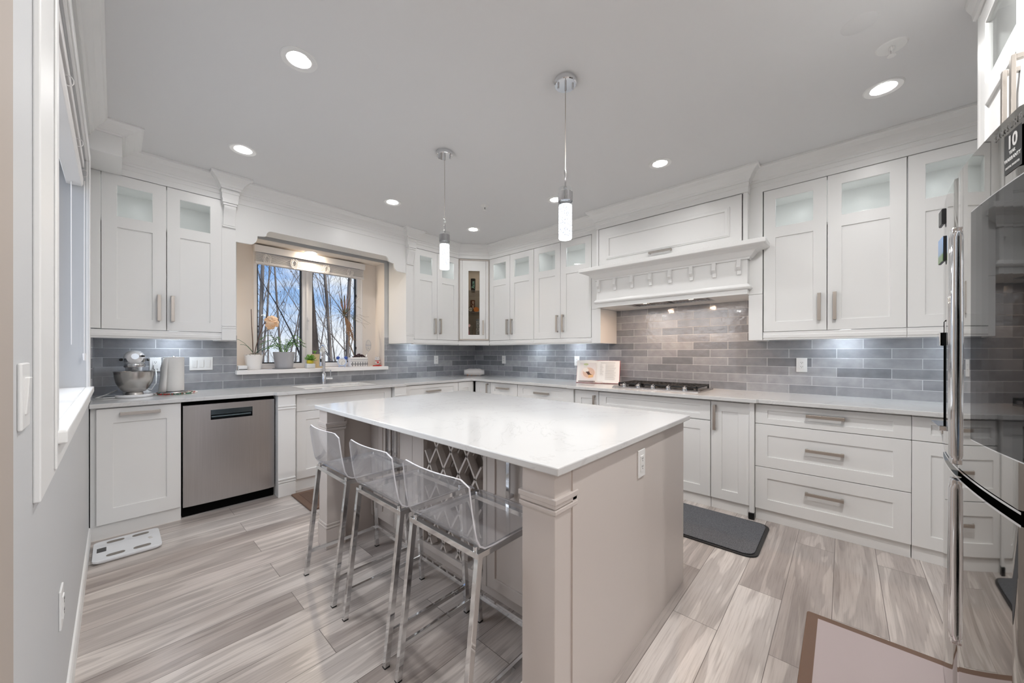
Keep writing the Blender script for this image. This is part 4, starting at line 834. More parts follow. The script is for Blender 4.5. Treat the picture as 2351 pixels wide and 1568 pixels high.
# ------------------------------------------------------------------ counter stools
def stool(y0, label):
    w = .40; W2 = w/2; yc = y0-W2; root = thing('counter_stool', label, 'stool', (-2.92, yc, 0), 'clear acrylic counter stools at the island'); cx_ = -2.92
    # frame: splayed square legs, seat rails, foot rails
    XB0, XF0, XB1, XF1, ZT, t_ = -3.135, -2.712, -3.068, -2.742, .590, .020
    def leg(xf, xt, ys):
        y = yc+ys*(W2-.011); bb = B(); vs = []
        for z, x in ((.006, xf), (ZT, xt)):
            for a, b_ in ((-1, -1), (1, -1), (1, 1), (-1, 1)): vs.append(bb.v(x+a*t_*.55, y+b_*t_*.5, z))
        bb.quad(vs[:4][::-1]); bb.quad(vs[4:])
        for k in range(4): bb.quad([vs[k], vs[(k+1) % 4], vs[4+(k+1) % 4], vs[4+k]])
        o = bb.build('leg', stool_chrome, root, bevel=.0012)
        B().box(xf-.011, xf+.011, y-.010, y+.010, 0, .006).build('foot_glide', black_plastic, o)
    for ys in (1, -1): leg(XB0, XB1, ys); leg(XF0, XF1, ys)
    bb = B()
    for ys in (1, -1): y = yc+ys*(W2-.011); bb.box(XB1-.011, XF1+.011, y-.010, y+.010, ZT-.002, ZT+.018)
    bb.box(XB1-.011, XB1+.009, yc-W2+.02, yc+W2-.02, ZT-.002, ZT+.018); bb.box(XF1-.009, XF1+.011, yc-W2+.02, yc+W2-.02, ZT-.002, ZT+.018)
    bb.build('seat_frame', stool_chrome, root, bevel=.0012)
    xa = lambda xf, xt, z: xf+(xt-xf)*z/ZT; zf = .128
    for ys in (1, -1):
        y = yc+ys*(W2-.011); B().box(xa(XB0, XB1, zf)+.008, xa(XF0, XF1, zf)-.008, y-.006, y+.006, zf-.010, zf+.010).build('foot_rail', stool_chrome, root, bevel=.001)
    B().box(xa(XF0, XF1, zf)-.006, xa(XF0, XF1, zf)+.006, yc-W2+.02, yc+W2-.02, zf-.010, zf+.010).build('foot_rail', stool_chrome, root, bevel=.001)
    # one moulded clear shell: back, bend, seat
    prof = [(-3.128, .852), (-3.122, .80), (-3.113, .75), (-3.102, .70), (-3.090, .655), (-3.074, .628), (-3.050, .613), (-3.015, .6095), (-2.95, .6095), (-2.85, .6095), (-2.76, .6100), (-2.715, .6085), (-2.690, .601), (-2.674, .586)]
    n, m, th = len(prof), 13, .0075; bb = B(); A, C = [], []
    for i, (x, z) in enumerate(prof):
        p0, p1 = prof[max(0, i-1)], prof[min(n-1, i+1)]; tx, tz = p1[0]-p0[0], p1[1]-p0[1]; L = math.hypot(tx, tz); nx, nz_ = -tz/L, tx/L
        if nz_ < 0 and i > 6: nx, nz_ = -nx, -nz_
        ra, rc = [], []; bk = max(0, (z-.62)/.232)
        for j in range(m):
            s = -1+2*j/(m-1); hw = W2*(1.0-.03*bk)
            zz = z-.022*bk*max(0, abs(s)-.82)/.18*(1 if i == 0 else 0)
            xx = x-.026*bk*(1-s*s)+.012*bk; y = yc+s*hw
            ra.append(bb.v(xx+nx*th, y, zz+nz_*th)); rc.append(bb.v(xx, y, zz))
        A.append(ra); C.append(rc)
    for i in range(n-1):
        for j in range(m-1): bb.quad([A[i][j], A[i][j+1], A[i+1][j+1], A[i+1][j]], 0); bb.quad([C[i][j], C[i+1][j], C[i+1][j+1], C[i][j+1]], 0)
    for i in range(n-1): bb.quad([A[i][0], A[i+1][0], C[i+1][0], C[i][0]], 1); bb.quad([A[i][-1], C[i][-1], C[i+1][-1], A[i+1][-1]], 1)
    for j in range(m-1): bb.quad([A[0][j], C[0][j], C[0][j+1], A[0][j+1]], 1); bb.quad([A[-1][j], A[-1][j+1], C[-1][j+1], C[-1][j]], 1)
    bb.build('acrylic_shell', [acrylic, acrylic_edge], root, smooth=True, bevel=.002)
    bb = B()
    for x in (XB1+.0, XF1-.0):
        for ys in (1, -1): bb.cyl((x, yc+ys*(W2-.026), .608), (x, yc+ys*(W2-.026), .622), .0085, 14)
    bb.build('seat_screw', stool_chrome, root, smooth=True)
stool(-2.018, 'clear acrylic counter stool farthest from the end panel, by the far post'); stool(-2.528, 'middle clear acrylic counter stool at the island'); stool(-2.998, 'clear acrylic counter stool nearest the end panel, before the wine rack')

# ------------------------------------------------------------------ fridge
FX, FYC, FHW, SAG, FTOP = -2.0, -4.530, .455, .033, 1.835
root = thing('refrigerator', 'mirror-finish black steel four-door fridge with display screen', 'refrigerator', (FX, -4.95, 0))
fyf = lambda x: FYC-SAG*((x-FX)/FHW)**2
B().box(FX-FHW+.01, FX+FHW-.01, -5.37, -4.66, .03, 1.80).build('case', M('dark_grey_case', (.10, .10, .105), .5), root)
bb = B(); [bb.cyl((x, y, 0), (x, y, .03), .02, 12) for x in (FX-.38, FX+.38) for y in (-4.72, -5.3)]; bb.build('levelling_foot', black_plastic, root)
def fdoor(x0, x1, z0, z1, extra=()):
    xs_ = sorted({x0+(x1-x0)*i/20 for i in range(21)} | {q for e in extra for q in e[:2]}); zs_ = sorted({z0, z1} | {q for e in extra for q in e[2:]})
    bb = B(); skip = lambda xm, zm: any(e[0] < xm < e[1] and e[2] < zm < e[3] for e in extra); fv = {}
    def g(i, j):
        if (i, j) not in fv:
            x = xs_[i]; ed = min(x-x0, x1-x); rd = 0 if ed > .012 else .012-math.sqrt(max(0, .012**2-(.012-ed)**2)); fv[i, j] = bb.v(x, fyf(x)-rd, zs_[j])
        return fv[i, j]
    for i in range(len(xs_)-1):
        for j in range(len(zs_)-1):
            if not skip((xs_[i]+xs_[i+1])/2, (zs_[j]+zs_[j+1])/2): bb.quad([g(i, j), g(i+1, j), g(i+1, j+1), g(i, j+1)])
    bk = -4.655
    for j in (0, len(zs_)-1):
        for i in range(len(xs_)-1): bb.quad([g(i, j), g(i+1, j), bb.v(xs_[i+1], bk, zs_[j]), bb.v(xs_[i], bk, zs_[j])])
    for i in (0, len(xs_)-1):
        for j in range(len(zs_)-1): bb.quad([g(i, j), g(i, j+1), bb.v(xs_[i], bk, zs_[j+1]), bb.v(xs_[i], bk, zs_[j])])
    return bb.build('door', mirror_steel, root, smooth=True)
gp = .003; DX0, DX1, DZ0, DZ1 = -1.80, -1.64, .97, 1.47
HBX0, HBX1, HBZ0, HBZ1 = -2.50, -2.172, 1.006, 1.668
d_far = fdoor(FX+gp, FX+FHW, .888, FTOP, [(DX0, DX1, DZ0, 1.38)]); d_near = fdoor(FX-FHW, FX-gp, .888, FTOP)
d_lf = fdoor(FX+gp, FX+FHW, .045, .852); d_ln = fdoor(FX-FHW, FX-gp, .045, .852)
B().box(FX-FHW+.012, FX+FHW-.012, -4.66, -4.600, .852, .888).build('recess_strip', dark_gap, root)
for z0_, z1_ in ((.852, .858), (.882, .888)):
    bb = B()
    P0 = [(x, fyf(x)) for x in [FX-FHW+.005+(2*FHW-.01)*i/20 for i in range(21)]]
    for a, c in zip(P0, P0[1:]):
        V = [bb.v(a[0], a[1]+.002, z0_), bb.v(c[0], c[1]+.002, z0_), bb.v(c[0], c[1]+.002, z1_), bb.v(a[0], a[1]+.002, z1_)]; bb.quad(V)
    bb.build('chrome_strip', chrome, root, smooth=True)
def handle(x, z0, z1, par):
    y = fyf(x); o = B().tube([(x, y+.001, z0+.012), (x, y+.006, z0+.03), (x, y+.007, (z0+z1)/2), (x, y+.006, z1-.03), (x, y+.001, z1-.012)], .0095, 14); o.box(x-.008, x+.008, y-.004, y+.012, z1-.02, z1); o.box(x-.008, x+.008, y-.004, y+.012, z0, z0+.02)
    o.build('handle', chrome, par, smooth=True, bevel=.002)
handle(FX+.0115, .895, 1.665, d_far); handle(FX-.0115, .895, 1.665, d_near); handle(FX+.0115, .31, .845, d_lf); handle(FX-.0115, .31, .845, d_ln)
# display screen on the near door, following the curve of the door
def curved(bb, x0, x1, z0, z1, off, n=8):
    for i in range(n):
        a, c = x0+(x1-x0)*i/n, x0+(x1-x0)*(i+1)/n
        bb.quad([bb.v(a, fyf(a)+off, z0), bb.v(c, fyf(c)+off, z0), bb.v(c, fyf(c)+off, z1), bb.v(a, fyf(a)+off, z1)])
bb = B(); curved(bb, HBX0-.004, HBX1+.004, HBZ0-.004, HBZ1+.004, .0012); bb.build('screen_bezel', chrome, d_near, smooth=True)
bb = B(); curved(bb, HBX0, HBX1, HBZ0, HBZ1, .003); bb.box(HBX0, HBX0+.001, fyf(HBX0)-.002, fyf(HBX0)+.003, HBZ0, HBZ1); sc_ = bb.build('display_screen', black_glass, d_near, smooth=True)
bb = B(); lbl = (-2.560+.118, -2.475+.118)
LX0, LX1, LZ0, LZ1 = -2.447, -2.372, 1.695, 1.792
bb = B(); curved(bb, LX0, LX1, LZ0, LZ1, .0010); lb = bb.build('warranty_label', black_satin, d_near, smooth=True)
bb = B()
def on_door(body, size, x, z, ex=.0, shear=0.):
    t_ = B(); text_bm(t_, body, size, (x, 0, z), (-1, 0, 0), (0, 0, 1), .0003, extra=ex, shear=shear)
    vs = {v: bb.v(v.co.x, fyf(v.co.x)+.0016+v.co.y, v.co.z) for v in t_.b.verts}
    for f in t_.b.faces: bb.quad([vs[v] for v in f.verts])
    t_.b.free()
lx = (LX0+LX1)/2; on_door('10', .044, lx, 1.766, .0012); on_door('YEAR', .011, lx, 1.742, .0003); on_door('WARRANTY', .0125, lx, 1.727, .0003); on_door('DIGITAL INVERTER', .0072, lx, 1.709, .0001)
bb.build('label_print', white_plastic, d_near)
bb = B(); on_door('S A M S U N G', .021, -2.385, 1.808, .0003); bb.build('brand_lettering', chrome_soft, d_near)
# ice and water dispenser on the far door
bb = B(); bb.box(DX0, DX1, fyf(DX0)-.055, fyf(DX0)-.050, DZ0, 1.38); bb.box(DX0, DX0+.003, fyf(DX0)-.055, fyf(DX0)-.004, DZ0, 1.38); bb.box(DX1-.003, DX1, fyf(DX0)-.055, fyf(DX1)-.004, DZ0, 1.38); bb.box(DX0, DX1, fyf(DX0)-.055, fyf(DX1)-.003, 1.377, 1.38); dp = bb.build('water_dispenser', black_plastic, d_far)
bb = B(); bb.box(DX0, DX1, fyf(DX0)-.05, fyf(DX0)+.018, DZ0, DZ0+.018); bb.cyl((-1.72, fyf(-1.72)-.02, 1.30), (-1.72, fyf(-1.72)-.02, 1.378), .02, 16); bb.box(-1.745, -1.695, fyf(-1.72)-.03, fyf(-1.72)+.016, 1.285, 1.335); bb.build('dispenser_spout', chrome, d_far, bevel=.002)
# magnets
pic = M('lake_photo', (.2, .3, .45), .3); t, b = P(pic); t.links.new(ramp(t, pos(t), [(0, (0, 0, 0)), (1, (1, 1, 1))]), b.inputs['Base Color']) if False else None
g = t.nodes.new('ShaderNodeNewGeometry'); s_ = t.nodes.new('ShaderNodeSeparateXYZ'); t.links.new(g.outputs['Position'], s_.inputs[0]); mr = N(t, 'ShaderNodeMapRange'); mr.inputs['From Min'].default_value = 1.60; mr.inputs['From Max'].default_value = 1.70; t.links.new(s_.outputs['Z'], mr.inputs[0])
t.links.new(ramp(t, mr.outputs[0], [(0, (.10, .22, .06)), (.3, (.14, .26, .10)), (.4, (.25, .4, .6)), (1, (.35, .55, .9))]), b.inputs['Base Color'])
def magnet(label, x0, x1, z0, z1, m):
    y = fyf((x0+x1)/2)+.004; r = thing('fridge_magnet', label, 'magnet', ((x0+x1)/2, y, z0), 'magnets on the fridge door'); B().box(x0, x1, y-.001, y+.005, z0, z1).build('backing', black_plastic, r); B().box(x0+.002, x1-.002, y+.005, y+.0065, z0+.002, z1-.002).build('picture', m, r)
magnet('blue and green landscape picture magnet on the far fridge door', -1.745, -1.655, 1.605, 1.70, pic); magnet('dark slim magnet above the landscape magnet on the fridge', -1.70, -1.64, 1.755, 1.845-.03, black_satin)
# fridge surround
FS = Fr(0, 0, (1, 0), (0, 1)); fyc = -4.672
class FSF(Fr):
    def __call__(self, s, d, z): return Vector((s, fyc+d, z))
FF = FSF(0, 0, (1, 0), (0, 1))
root = thing('over_fridge_cabinet', 'tall white cabinet with panes and pulls above the fridge', 'cabinet', (-1.95, -5.0, 1.88))
bb = B(FF); bb.box(-2.46, -1.44, -.73, -.725, 1.88, 2.66); bb.box(-1.46, -1.44, -.725, -.022, 1.88, 2.66); bb.box(-2.46, -2.44, -.725, -.022, 1.88, 2.66); bb.box(-2.44, -1.46, -.725, -.022, 1.88, 1.90); bb.box(-2.44, -1.46, -.725, -.022, 2.27, 2.288); bb.box(-2.44, -1.46, -.725, -.022, 2.64, 2.66); bb.build('cabinet_body', cab_white, root)
B(FF).box(-1.44, -1.405, -.745, 0, 0, 2.70).build('side_panel', cab_white, root, bevel=.0015)
B(FF).box(-2.495, -2.46, -.745, 0, 0, 2.70).build('side_panel', cab_white, root, bevel=.0015)
for a, b_, hs in ((-1.946, -1.44, -1.905), (-2.456, -1.950, -1.99)): door(FF, a, b_, 1.885, 2.655, 0, root, cab_white, glass=(2.335, 2.575), panel=2.245, f=.075, handle=('v', hs, 2.075), hl=.2)
B(FF).box(-2.49, -1.41, -.7, .004, 2.66, CZ-.002).build('top_fascia', cab_white, root, bevel=.001)
bb = B(FF); bb.extr([(.004, 2.66), (.012, 2.664), (.016, 2.69), (.03, 2.72), (.034, CZ-.001), (.004, CZ-.001)], -2.495, -1.40); bb.build('crown_moulding', trim_white, root)

# ------------------------------------------------------------------ cooktop
root = thing('gas_cooktop', 'stainless five-knob gas cooktop with black iron grates', 'cooktop', (-.24, -2.96, .914)); Y0, Y1 = -3.353, -2.567
bb = B(HW); bb.extr([(.02, .9145), (.02, .924), (.44, .924), (.462, .930), (.505, .924), (.512, .9145)], Y0, Y1); bb.build('steel_tray', steel, root, bevel=.0015)
bb = B(HW); bb.extr([(.455, .9292), (.462, .9345), (.4635, .9345), (.507, .9245), (.506, .9235)], Y0+.002, Y1-.002); bb.build('control_panel', chrome_soft, root)
for k in range(3):
    a = Y0+.028+k*.2445; c = a+.241; bb = B(HW); zt, zb = .962, .930
    bb.box(a, c, .415, .43, zt-.016, zt); bb.box(a, c, .05, .065, zt-.016, zt)
    for s in (a, c-.014): bb.box(s, s+.014, .05, .43, zt-.016, zt); bb.box(s, s+.014, .05, .064, .924, zt); bb.box(s, s+.014, .416, .43, .924, zt)
    for q in range(1, 6): s = a+.241*q/6; bb.box(s-.005, s+.005, .065, .415, zt-.012, zt)
    for q in (.14, .24, .34): bb.box(a+.014, c-.014, q-.006, q+.006, zt-.014, zt-.002)
    bb.build('grate', iron, root, bevel=.002)
for s, d, r in ((-3.23, .13, .03), (-3.23, .33, .036), (-2.96, .23, .05), (-2.69, .13, .036), (-2.69, .33, .03)):
    bb = B(); bb.lathe([(r, 0), (r, .01), (r*.7, .014), (r*.7, .020), (0, .021)], HW(s, d, .924), 20); bb.build('burner', iron, root, smooth=True)
for k in range(5):
    s = -2.685-k*.1385; p = HW(s, .484, .9285); kb = B().lathe([(.0235, 0), (.0235, .004), (.019, .012), (.018, .026), (.016, .028), (0, .028)], p, 22, (-.2, 0, 1)); kb.obox(p+Vector((-.004, 0, .027)), (.0, .0055, 0), (.019, 0, .006), (-.003, 0, .008)); kb.build('knob', chrome, root, smooth=True, bevel=.001)

# ------------------------------------------------------------------ things on the worktop
CTZ = .9142
# stand mixer
mx_, my_ = -3.765, -.205
root = thing('stand_mixer', 'white stand mixer with steel bowl in the worktop corner', 'mixer', (mx_, my_, CTZ))
def ell(bb, cx, cy_, cz, rx, ry, rz, seg=24, rings=16):
    rows = []
    for i in range(rings+1):
        a = -PI/2+PI*i/rings; rr = max(1e-4, math.cos(a)); rows.append([bb.v(cx+rx*rr*math.cos(2*PI*k/seg), cy_+ry*math.sin(a), cz+rz*rr*math.sin(2*PI*k/seg)) for k in range(seg)])
    for A, C in zip(rows, rows[1:]):
        for k in range(seg): bb.quad([A[k], A[(k+1) % seg], C[(k+1) % seg], C[k]])
    bb.quad(rows[0]); bb.quad(rows[-1])
bb = B(); pl = [(mx_+.105*math.cos(a)*(1 if math.cos(a) > 0 else 1), my_-.035+(.105 if math.sin(a) < 0 else .20)*math.sin(a)) for a in [2*PI*k/36 for k in range(36)]]
bb.poly(pl, CTZ, CTZ+.022); bb.build('base', white_enamel, root, smooth=True, bevel=.008, seg=3)
bb = B(); rows = []
for z, x, y, rx, ry in ((CTZ+.018, mx_+.02, my_+.115, .085, .055), (CTZ+.06, mx_+.005, my_+.125, .055, .045), (CTZ+.15, mx_, my_+.125, .045, .045), (CTZ+.24, mx_, my_+.11, .05, .055), (CTZ+.27, mx_, my_+.10, .05, .06)): rows.append([bb.v(x+rx*math.cos(2*PI*k/24), y+ry*math.sin(2*PI*k/24), z) for k in range(24)])
for A, C in zip(rows, rows[1:]):
    for k in range(24): bb.quad([A[k], A[(k+1) % 24], C[(k+1) % 24], C[k]])
bb.quad(rows[-1]); bb.quad(rows[0]); bb.build('column', white_enamel, root, smooth=True)
bb = B(); hz_ = CTZ+.295; N_ = 20; rows = []
for i in range(N_+1):
    f = i/N_; y = my_-.135+.33*f; pr_ = (max(0, 1-abs(2*f-1)**3.2))**.5; rx, rz = .062*pr_, .068*pr_*(.93+.07*f)
    rows.append([bb.v(mx_+rx*(abs(math.cos(a))**.85)*(1 if math.cos(a) > 0 else -1), y, hz_+max(-.058, rz*math.sin(a))) for a in [2*PI*k/28 for k in range(28)]])
for A, C in zip(rows, rows[1:]):
    for k in range(28): bb.quad([A[k], A[(k+1) % 28], C[(k+1) % 28], C[k]])
bb.build('motor_head', white_enamel, root, smooth='all')
bb = B(); bb.lathe([(.058, -.035), (.060, -.03), (.060, -.012), (.058, -.008)], (mx_, my_-.055, hz_-.03), 30); bb.build('chrome_band', chrome_soft, root, smooth=True)
B().cyl((mx_, my_-.055, hz_-.064), (mx_, my_-.055, hz_-.085), .018, 18).build('beater_shaft', white_enamel, root, smooth=True)
bb = B(); bb.cyl((mx_, my_-.140, hz_+.018), (mx_, my_-.125, hz_+.018), .022, 24); bb.build('hub_cover', chrome, root, smooth=True)
bb = B(); bb.ball((mx_+.042, my_-.132, hz_+.02), .010, 1.3, 1, .8); bb.cyl((mx_+.02, my_-.132, hz_+.02), (mx_+.04, my_-.132, hz_+.02), .003, 8)
bb.ball((mx_-.072, my_-.06, hz_-.008), .011, 1, 1, .9); bb.ball((mx_+.072, my_-.06, hz_-.010), .011, 1, 1, .8); bb.build('control_knob', black_plastic, root, smooth=True)
bb = B(); bb.box(mx_-.052, mx_+.052, my_-.118, my_-.116, hz_-.014, hz_+.0) if False else None
t_ = B(); text_bm(t_, 'KitchenAid', .0225, (0, 0, hz_-.012), (1, 0, 0), (0, 0, 1), .0005, extra=.0005)
vs = {}
for v in t_.b.verts: a = v.co.x/.061; vs[v] = bb.v(mx_+math.sin(a)*.0625, my_-.055-math.cos(a)*.0655-.0, v.co.z)
for f in t_.b.faces: bb.quad([vs[v] for v in f.verts])
t_.b.free(); bb.build('brand_lettering', black_plastic, root)
bb = B(); rows = []
for k in range(25): a = -1.2+2.4*k/24; rows.append([bb.v(mx_+math.sin(a)*.0620, my_-.055-math.cos(a)*.065, hz_-.026), bb.v(mx_+math.sin(a)*.0620, my_-.055-math.cos(a)*.065, hz_+.002)])
for A, C in zip(rows, rows[1:]): bb.quad([A[0], C[0], C[1], A[1]])
bb.build('trim_band', chrome_soft, root, smooth=True)
bb = B(); bp_ = [(.052, .022), (.05, .03), (.046, .038), (.062, .045), (.085, .075), (.102, .115), (.110, .16), (.112, .192), (.115, .194), (.115, .197), (.108, .195), (.098, .115), (.08, .075), (.05, .05), (0, .048)]
bb.lathe(bp_, (mx_, my_-.035, CTZ), 40, cap=False); bb.build('steel_bowl', steel_bowl, root, smooth=True)
bb = B(); bb.tube([(mx_+.04, my_+.13, CTZ+.06), (mx_+.10, my_+.10, CTZ+.04), (mx_+.128, my_+.12, CTZ+.09), (-3.632, -.03, 1.06), (-3.634, .02, 1.125)], .0042, 8); bb.box(-3.646, -3.622, .008, .034, 1.118, 1.15); bb.tube([(mx_-.09, my_+.10, CTZ+.05), (mx_-.15, my_+.06, CTZ+.02), (mx_-.20, my_-.02, CTZ+.006), (mx_-.16, my_-.06, CTZ+.006), (mx_-.07, my_-.05, CTZ+.006)], .0038, 8); bb.build('power_cord', white_plastic, root, smooth=True)
# paper towel, holder and bead mat
tx, ty = -3.535, -.15
root = thing('paper_towel_roll', 'white paper towel roll with loose end in front of the tiles', 'paper towel', (tx, ty, .938))
bb = B(); bb.lathe([(.020, 0), (.066, 0), (.067, .004), (.067, .276), (.066, .28), (.020, .28)], (tx, ty, .938), 40, cap=False); bb.build('roll', paper, root, smooth=True)
bb = B(); rows = []
for i in range(9):
    f = i/8; rows.append([Vector((tx-.0685+f*.03-.028*(1-h)*(1-.55*f), ty-.062*math.sin(min(1, .25+f)*PI/2)-.008, .936+.275*h)) for h in (0, .25, .5, .75, 1)])
for A, C in zip(rows, rows[1:]):
    for a in range(4): bb.quad([bb.v(A[a]), bb.v(C[a]), bb.v(C[a+1]), bb.v(A[a+1])])
bmesh.ops.remove_doubles(bb.b, verts=bb.b.verts, dist=1e-5); o = bb.build('loose_sheet', paper, root, smooth='all'); sd_ = o.modifiers.new('thick', 'SOLIDIFY'); sd_.thickness = .0015
root = thing('paper_towel_holder', 'steel paper towel holder with tension arm', 'holder', (tx, ty, .9205)); bb = B(); bb.lathe([(.078, 0), (.08, .004), (.078, .012), (.012, .016), (.008, .016), (.008, .30), (0, .31)], (tx, ty, .9205), 28); bb.build('base', steel, root, smooth=True)
B().tube([(tx-.076, ty-.005, .93), (tx-.078, ty-.005, 1.05), (tx-.078, ty-.004, 1.13), (tx-.070, ty-.004, 1.165), (tx-.058, ty-.004, 1.19)], .004, 8).build('tension_arm', steel, root, smooth=True)
root = thing('bead_trivet', 'round trivet of red, green and white beads under the paper towel', 'trivet', (tx+.015, ty, CTZ)); bm_ = [M('red_bead', (.45, .03, .03), .35), M('green_bead', (.02, .17, .10), .35), M('white_bead', (.8, .78, .75), .4)]
bb = B(); bb.lathe([(.080, .0005), (.0805, .005), (0, .006)], (tx+.01, ty, CTZ), 32, cap=False); bb.build('felt_disc', M('dark_red_felt', (.10, .02, .02), .9), root)
rg = random.Random(3)
for mi, m in enumerate(bm_):
    bb = B()
    for rr, n in ((.092, 60), (.106, 70), (.120, 80), (.134, 90)):
        for k in range(n):
            if (k*7//n+int(rr*1000)) % 3 != mi and rg.random() < .9: continue
            if rg.random() < .12: continue
            a = 2*PI*k/n+rg.uniform(-.02, .02); bb.ball((tx+.015+rr*1.0*math.cos(a), ty+rr*.93*math.sin(a), CTZ+.0055), .0052, seg=6, rings=4)
    o = bb.build('beads', m, root, smooth='all'); o['kind'] = 'stuff'
# bread bag
root = thing('sliced_loaf', 'sliced loaf of bread in a clear bag in the far worktop corner', 'bread', (-.22, -.20, CTZ)); bread = M('bread_crumb', (.62, .40, .22), .8); crust = M('bread_crust', (.36, .13, .05), .7)
ax = Vector((.78, -.62, 0)); ay = Vector((.62, .78, 0))
for k in range(9):
    c = Vector((-.22, -.20, CTZ+.048))+ax*((k-4)*.024); bb = B(); ol = []
    for a in range(20): q = 2*PI*a/20; ol.append((.050*math.cos(q)*(1.0), max(-.046, .046*math.sin(q)+.004*abs(math.cos(q*2)))))
    A = [bb.v(c-ax*.0105+ay*u+Vector((0, 0, w))) for u, w in ol]; C = [bb.v(c+ax*.0105+ay*u+Vector((0, 0, w))) for u, w in ol]; bb.quad(A); bb.quad(C)
    for i in range(20): bb.quad([A[i], A[(i+1) % 20], C[(i+1) % 20], C[i]])
    bb.build('slice', bread if k % 2 else crust, root, smooth=True)
rg = random.Random(8); bb = B(); rows = []
for i in range(11):
    f = i/10; s = (-.15+.30*f); r = .058*(1 if .12 < f < .85 else .75); rows.append([Vector((-.22, -.20, CTZ+.052))+ax*s+ay*(r*1.1*math.cos(q)+rg.uniform(-.004, .004))+Vector((0, 0, max(-.050, r*.92*math.sin(q)+rg.uniform(-.004, .004)))) for q in [2*PI*a/18 for a in range(18)]])
vv = [[bb.v(p) for p in r] for r in rows]
for A, C in zip(vv, vv[1:]):
    for i in range(18): bb.quad([A[i], A[(i+1) % 18], C[(i+1) % 18], C[i]])
bb.quad(vv[0]); bb.quad(vv[-1]); bag = glassy('frosted_bread_bag', (.96, .96, .96), 1.35, .62, (.95, .94, .93), .2); bb.build('plastic_bag', bag, root, smooth='all')
bb = B()
for k in range(4): bb.tube([Vector((-.22, -.20, CTZ+.052))+ax*(-.1+.06*k)+ay*(.065*math.cos(q))+Vector((0, 0, max(-.050, .056*math.sin(q)))) for q in [-2.6+k*.2+i*.22 for i in range(8)]], .0035, 5)
bb.build('orange_print', orange, root)
# cookbook on its stand
cbx, cby = -.205, -2.232; lean = math.radians(14)
root = thing('cookbook', 'open cookbook with dessert photograph standing left of the cooktop', 'book', (cbx, cby, CTZ+.008)); bw, bh = .238, .252
Yd = Vector((.28, -.96, 0)).normalized(); Nf = Vector((-Yd.y, Yd.x, 0)); Nf = Nf if Nf.x < 0 else -Nf
Ub = (Vector((0, 0, 1))*math.cos(lean)-Nf*math.sin(lean)); Nb = Nf*math.cos(lean)+Vector((0, 0, 1))*math.sin(lean); O_ = Vector((cbx, cby, CTZ+.010))
red = M('red_book_cover', (.50, .08, .09), .5)
bb = B()
for sg in (-1, 1): bb.obox(O_+Yd*(sg*bw*.5)+Ub*bh*.5-Nb*.012, Yd*(bw*.5+.004), Ub*(bh*.5+.004), Nb*.0015)
bb.build('cover', red, root)
def page(sg):
    bb = B(); rows = []
    for i in range(11):
        f = i/10; t_ = .012*math.sin(min(1, f*2.2)*PI/2)*(1-.25*f)+.0; rows.append((f, t_))
    lo = [bb.v(O_+Yd*(sg*bw*f)+Nb*(t_-.010)) for f, t_ in rows]; hi = [bb.v(O_+Yd*(sg*bw*f)+Nb*(t_-.010)+Ub*(bh+(.006 if sg < 0 else 0)*math.sin(f*PI))) for f, t_ in rows]
    lb_ = [bb.v(O_+Yd*(sg*bw*f)-Nb*.0105) for f, t_ in rows]; hb = [bb.v(O_+Yd*(sg*bw*f)-Nb*.0105+Ub*bh) for f, t_ in rows]
    for i in range(10): bb.quad([lo[i], lo[i+1], hi[i+1], hi[i]]); bb.quad([lb_[i], hb[i], hb[i+1], lb_[i+1]]); bb.quad([lo[i], lb_[i], lb_[i+1], lo[i+1]]); bb.quad([hi[i], hi[i+1], hb[i+1], hb[i]])
    bb.quad([lo[-1], hi[-1], hb[-1], lb_[-1]]); return bb.build('page_block', paper, root, smooth=True)
page(-1); pr2 = page(1)
def flat(name, pts, m, par=root, off=.0035):
    bb = B(); A = [bb.v(O_+Yd*a+Ub*c+Nb*off) for a, c in pts]; C = [bb.v(O_+Yd*a+Ub*c+Nb*(off-.0006)) for a, c in pts]; n = len(pts); bb.quad(A); bb.quad(C[::-1])
    for i in range(n): bb.quad([A[i], A[(i+1) % n], C[(i+1) % n], C[i]])
    return bb.build(name, m, par)
ci = lambda cx, cz, rx, rz, n=20, a0=0, a1=2*PI: [(cx+rx*math.cos(a0+(a1-a0)*k/n), cz+rz*math.sin(a0+(a1-a0)*k/n)) for k in range(n)]
flat('photo_ground', [(-.205, .02), (-.02, .02), (-.02, .225), (-.205, .225)], M('photo_pale_ground', (.74, .70, .69), .6), off=.0030)
flat('plate_picture', ci(-.105, .105, .085, .072), M('photo_plate', (.78, .66, .62), .6), off=.0036); flat('cake_picture', ci(-.10, .11, .068, .058), M('photo_cake', (.66, .46, .36), .6), off=.0042); flat('filling_picture', [(-.135, .12), (-.105, .085), (-.06, .09), (-.085, .10), (-.095, .125)], M('photo_chocolate', (.06, .025, .018), .6), off=.0050)
flat('cream_picture', ci(-.135, .14, .032, .026), M('photo_cream', (.80, .74, .68), .6), off=.0048); flat('slice_picture', [(-.10, .048), (-.045, .062), (-.05, .09), (-.10, .085)], M('photo_slice', (.72, .44, .22), .6), off=.0054); flat('jug_picture', [(-.155, .165), (-.125, .165), (-.115, .205), (-.165, .205)], M('photo_jug', (.70, .69, .64), .6), off=.0046); flat('lime_picture', ci(-.135, .207, .028, .012), M('photo_lime', (.50, .56, .33), .6), off=.0050)
flat('dark_strip', [(-.215, .006), (-.025, .006), (-.025, .016), (-.215, .014)], M('photo_dark_strip', (.14, .07, .06), .6), off=.0036)
ink = M('grey_print', (.55, .53, .51), .8); rg = random.Random(4); bb = B()
def line(a, c, w, h=.0022): bb.obox(O_+Yd*(a+w/2)+Ub*c+Nb*.0030, Yd*w/2, Ub*h/2, Nb*.0003)
line(.03, .228, .16, .004)
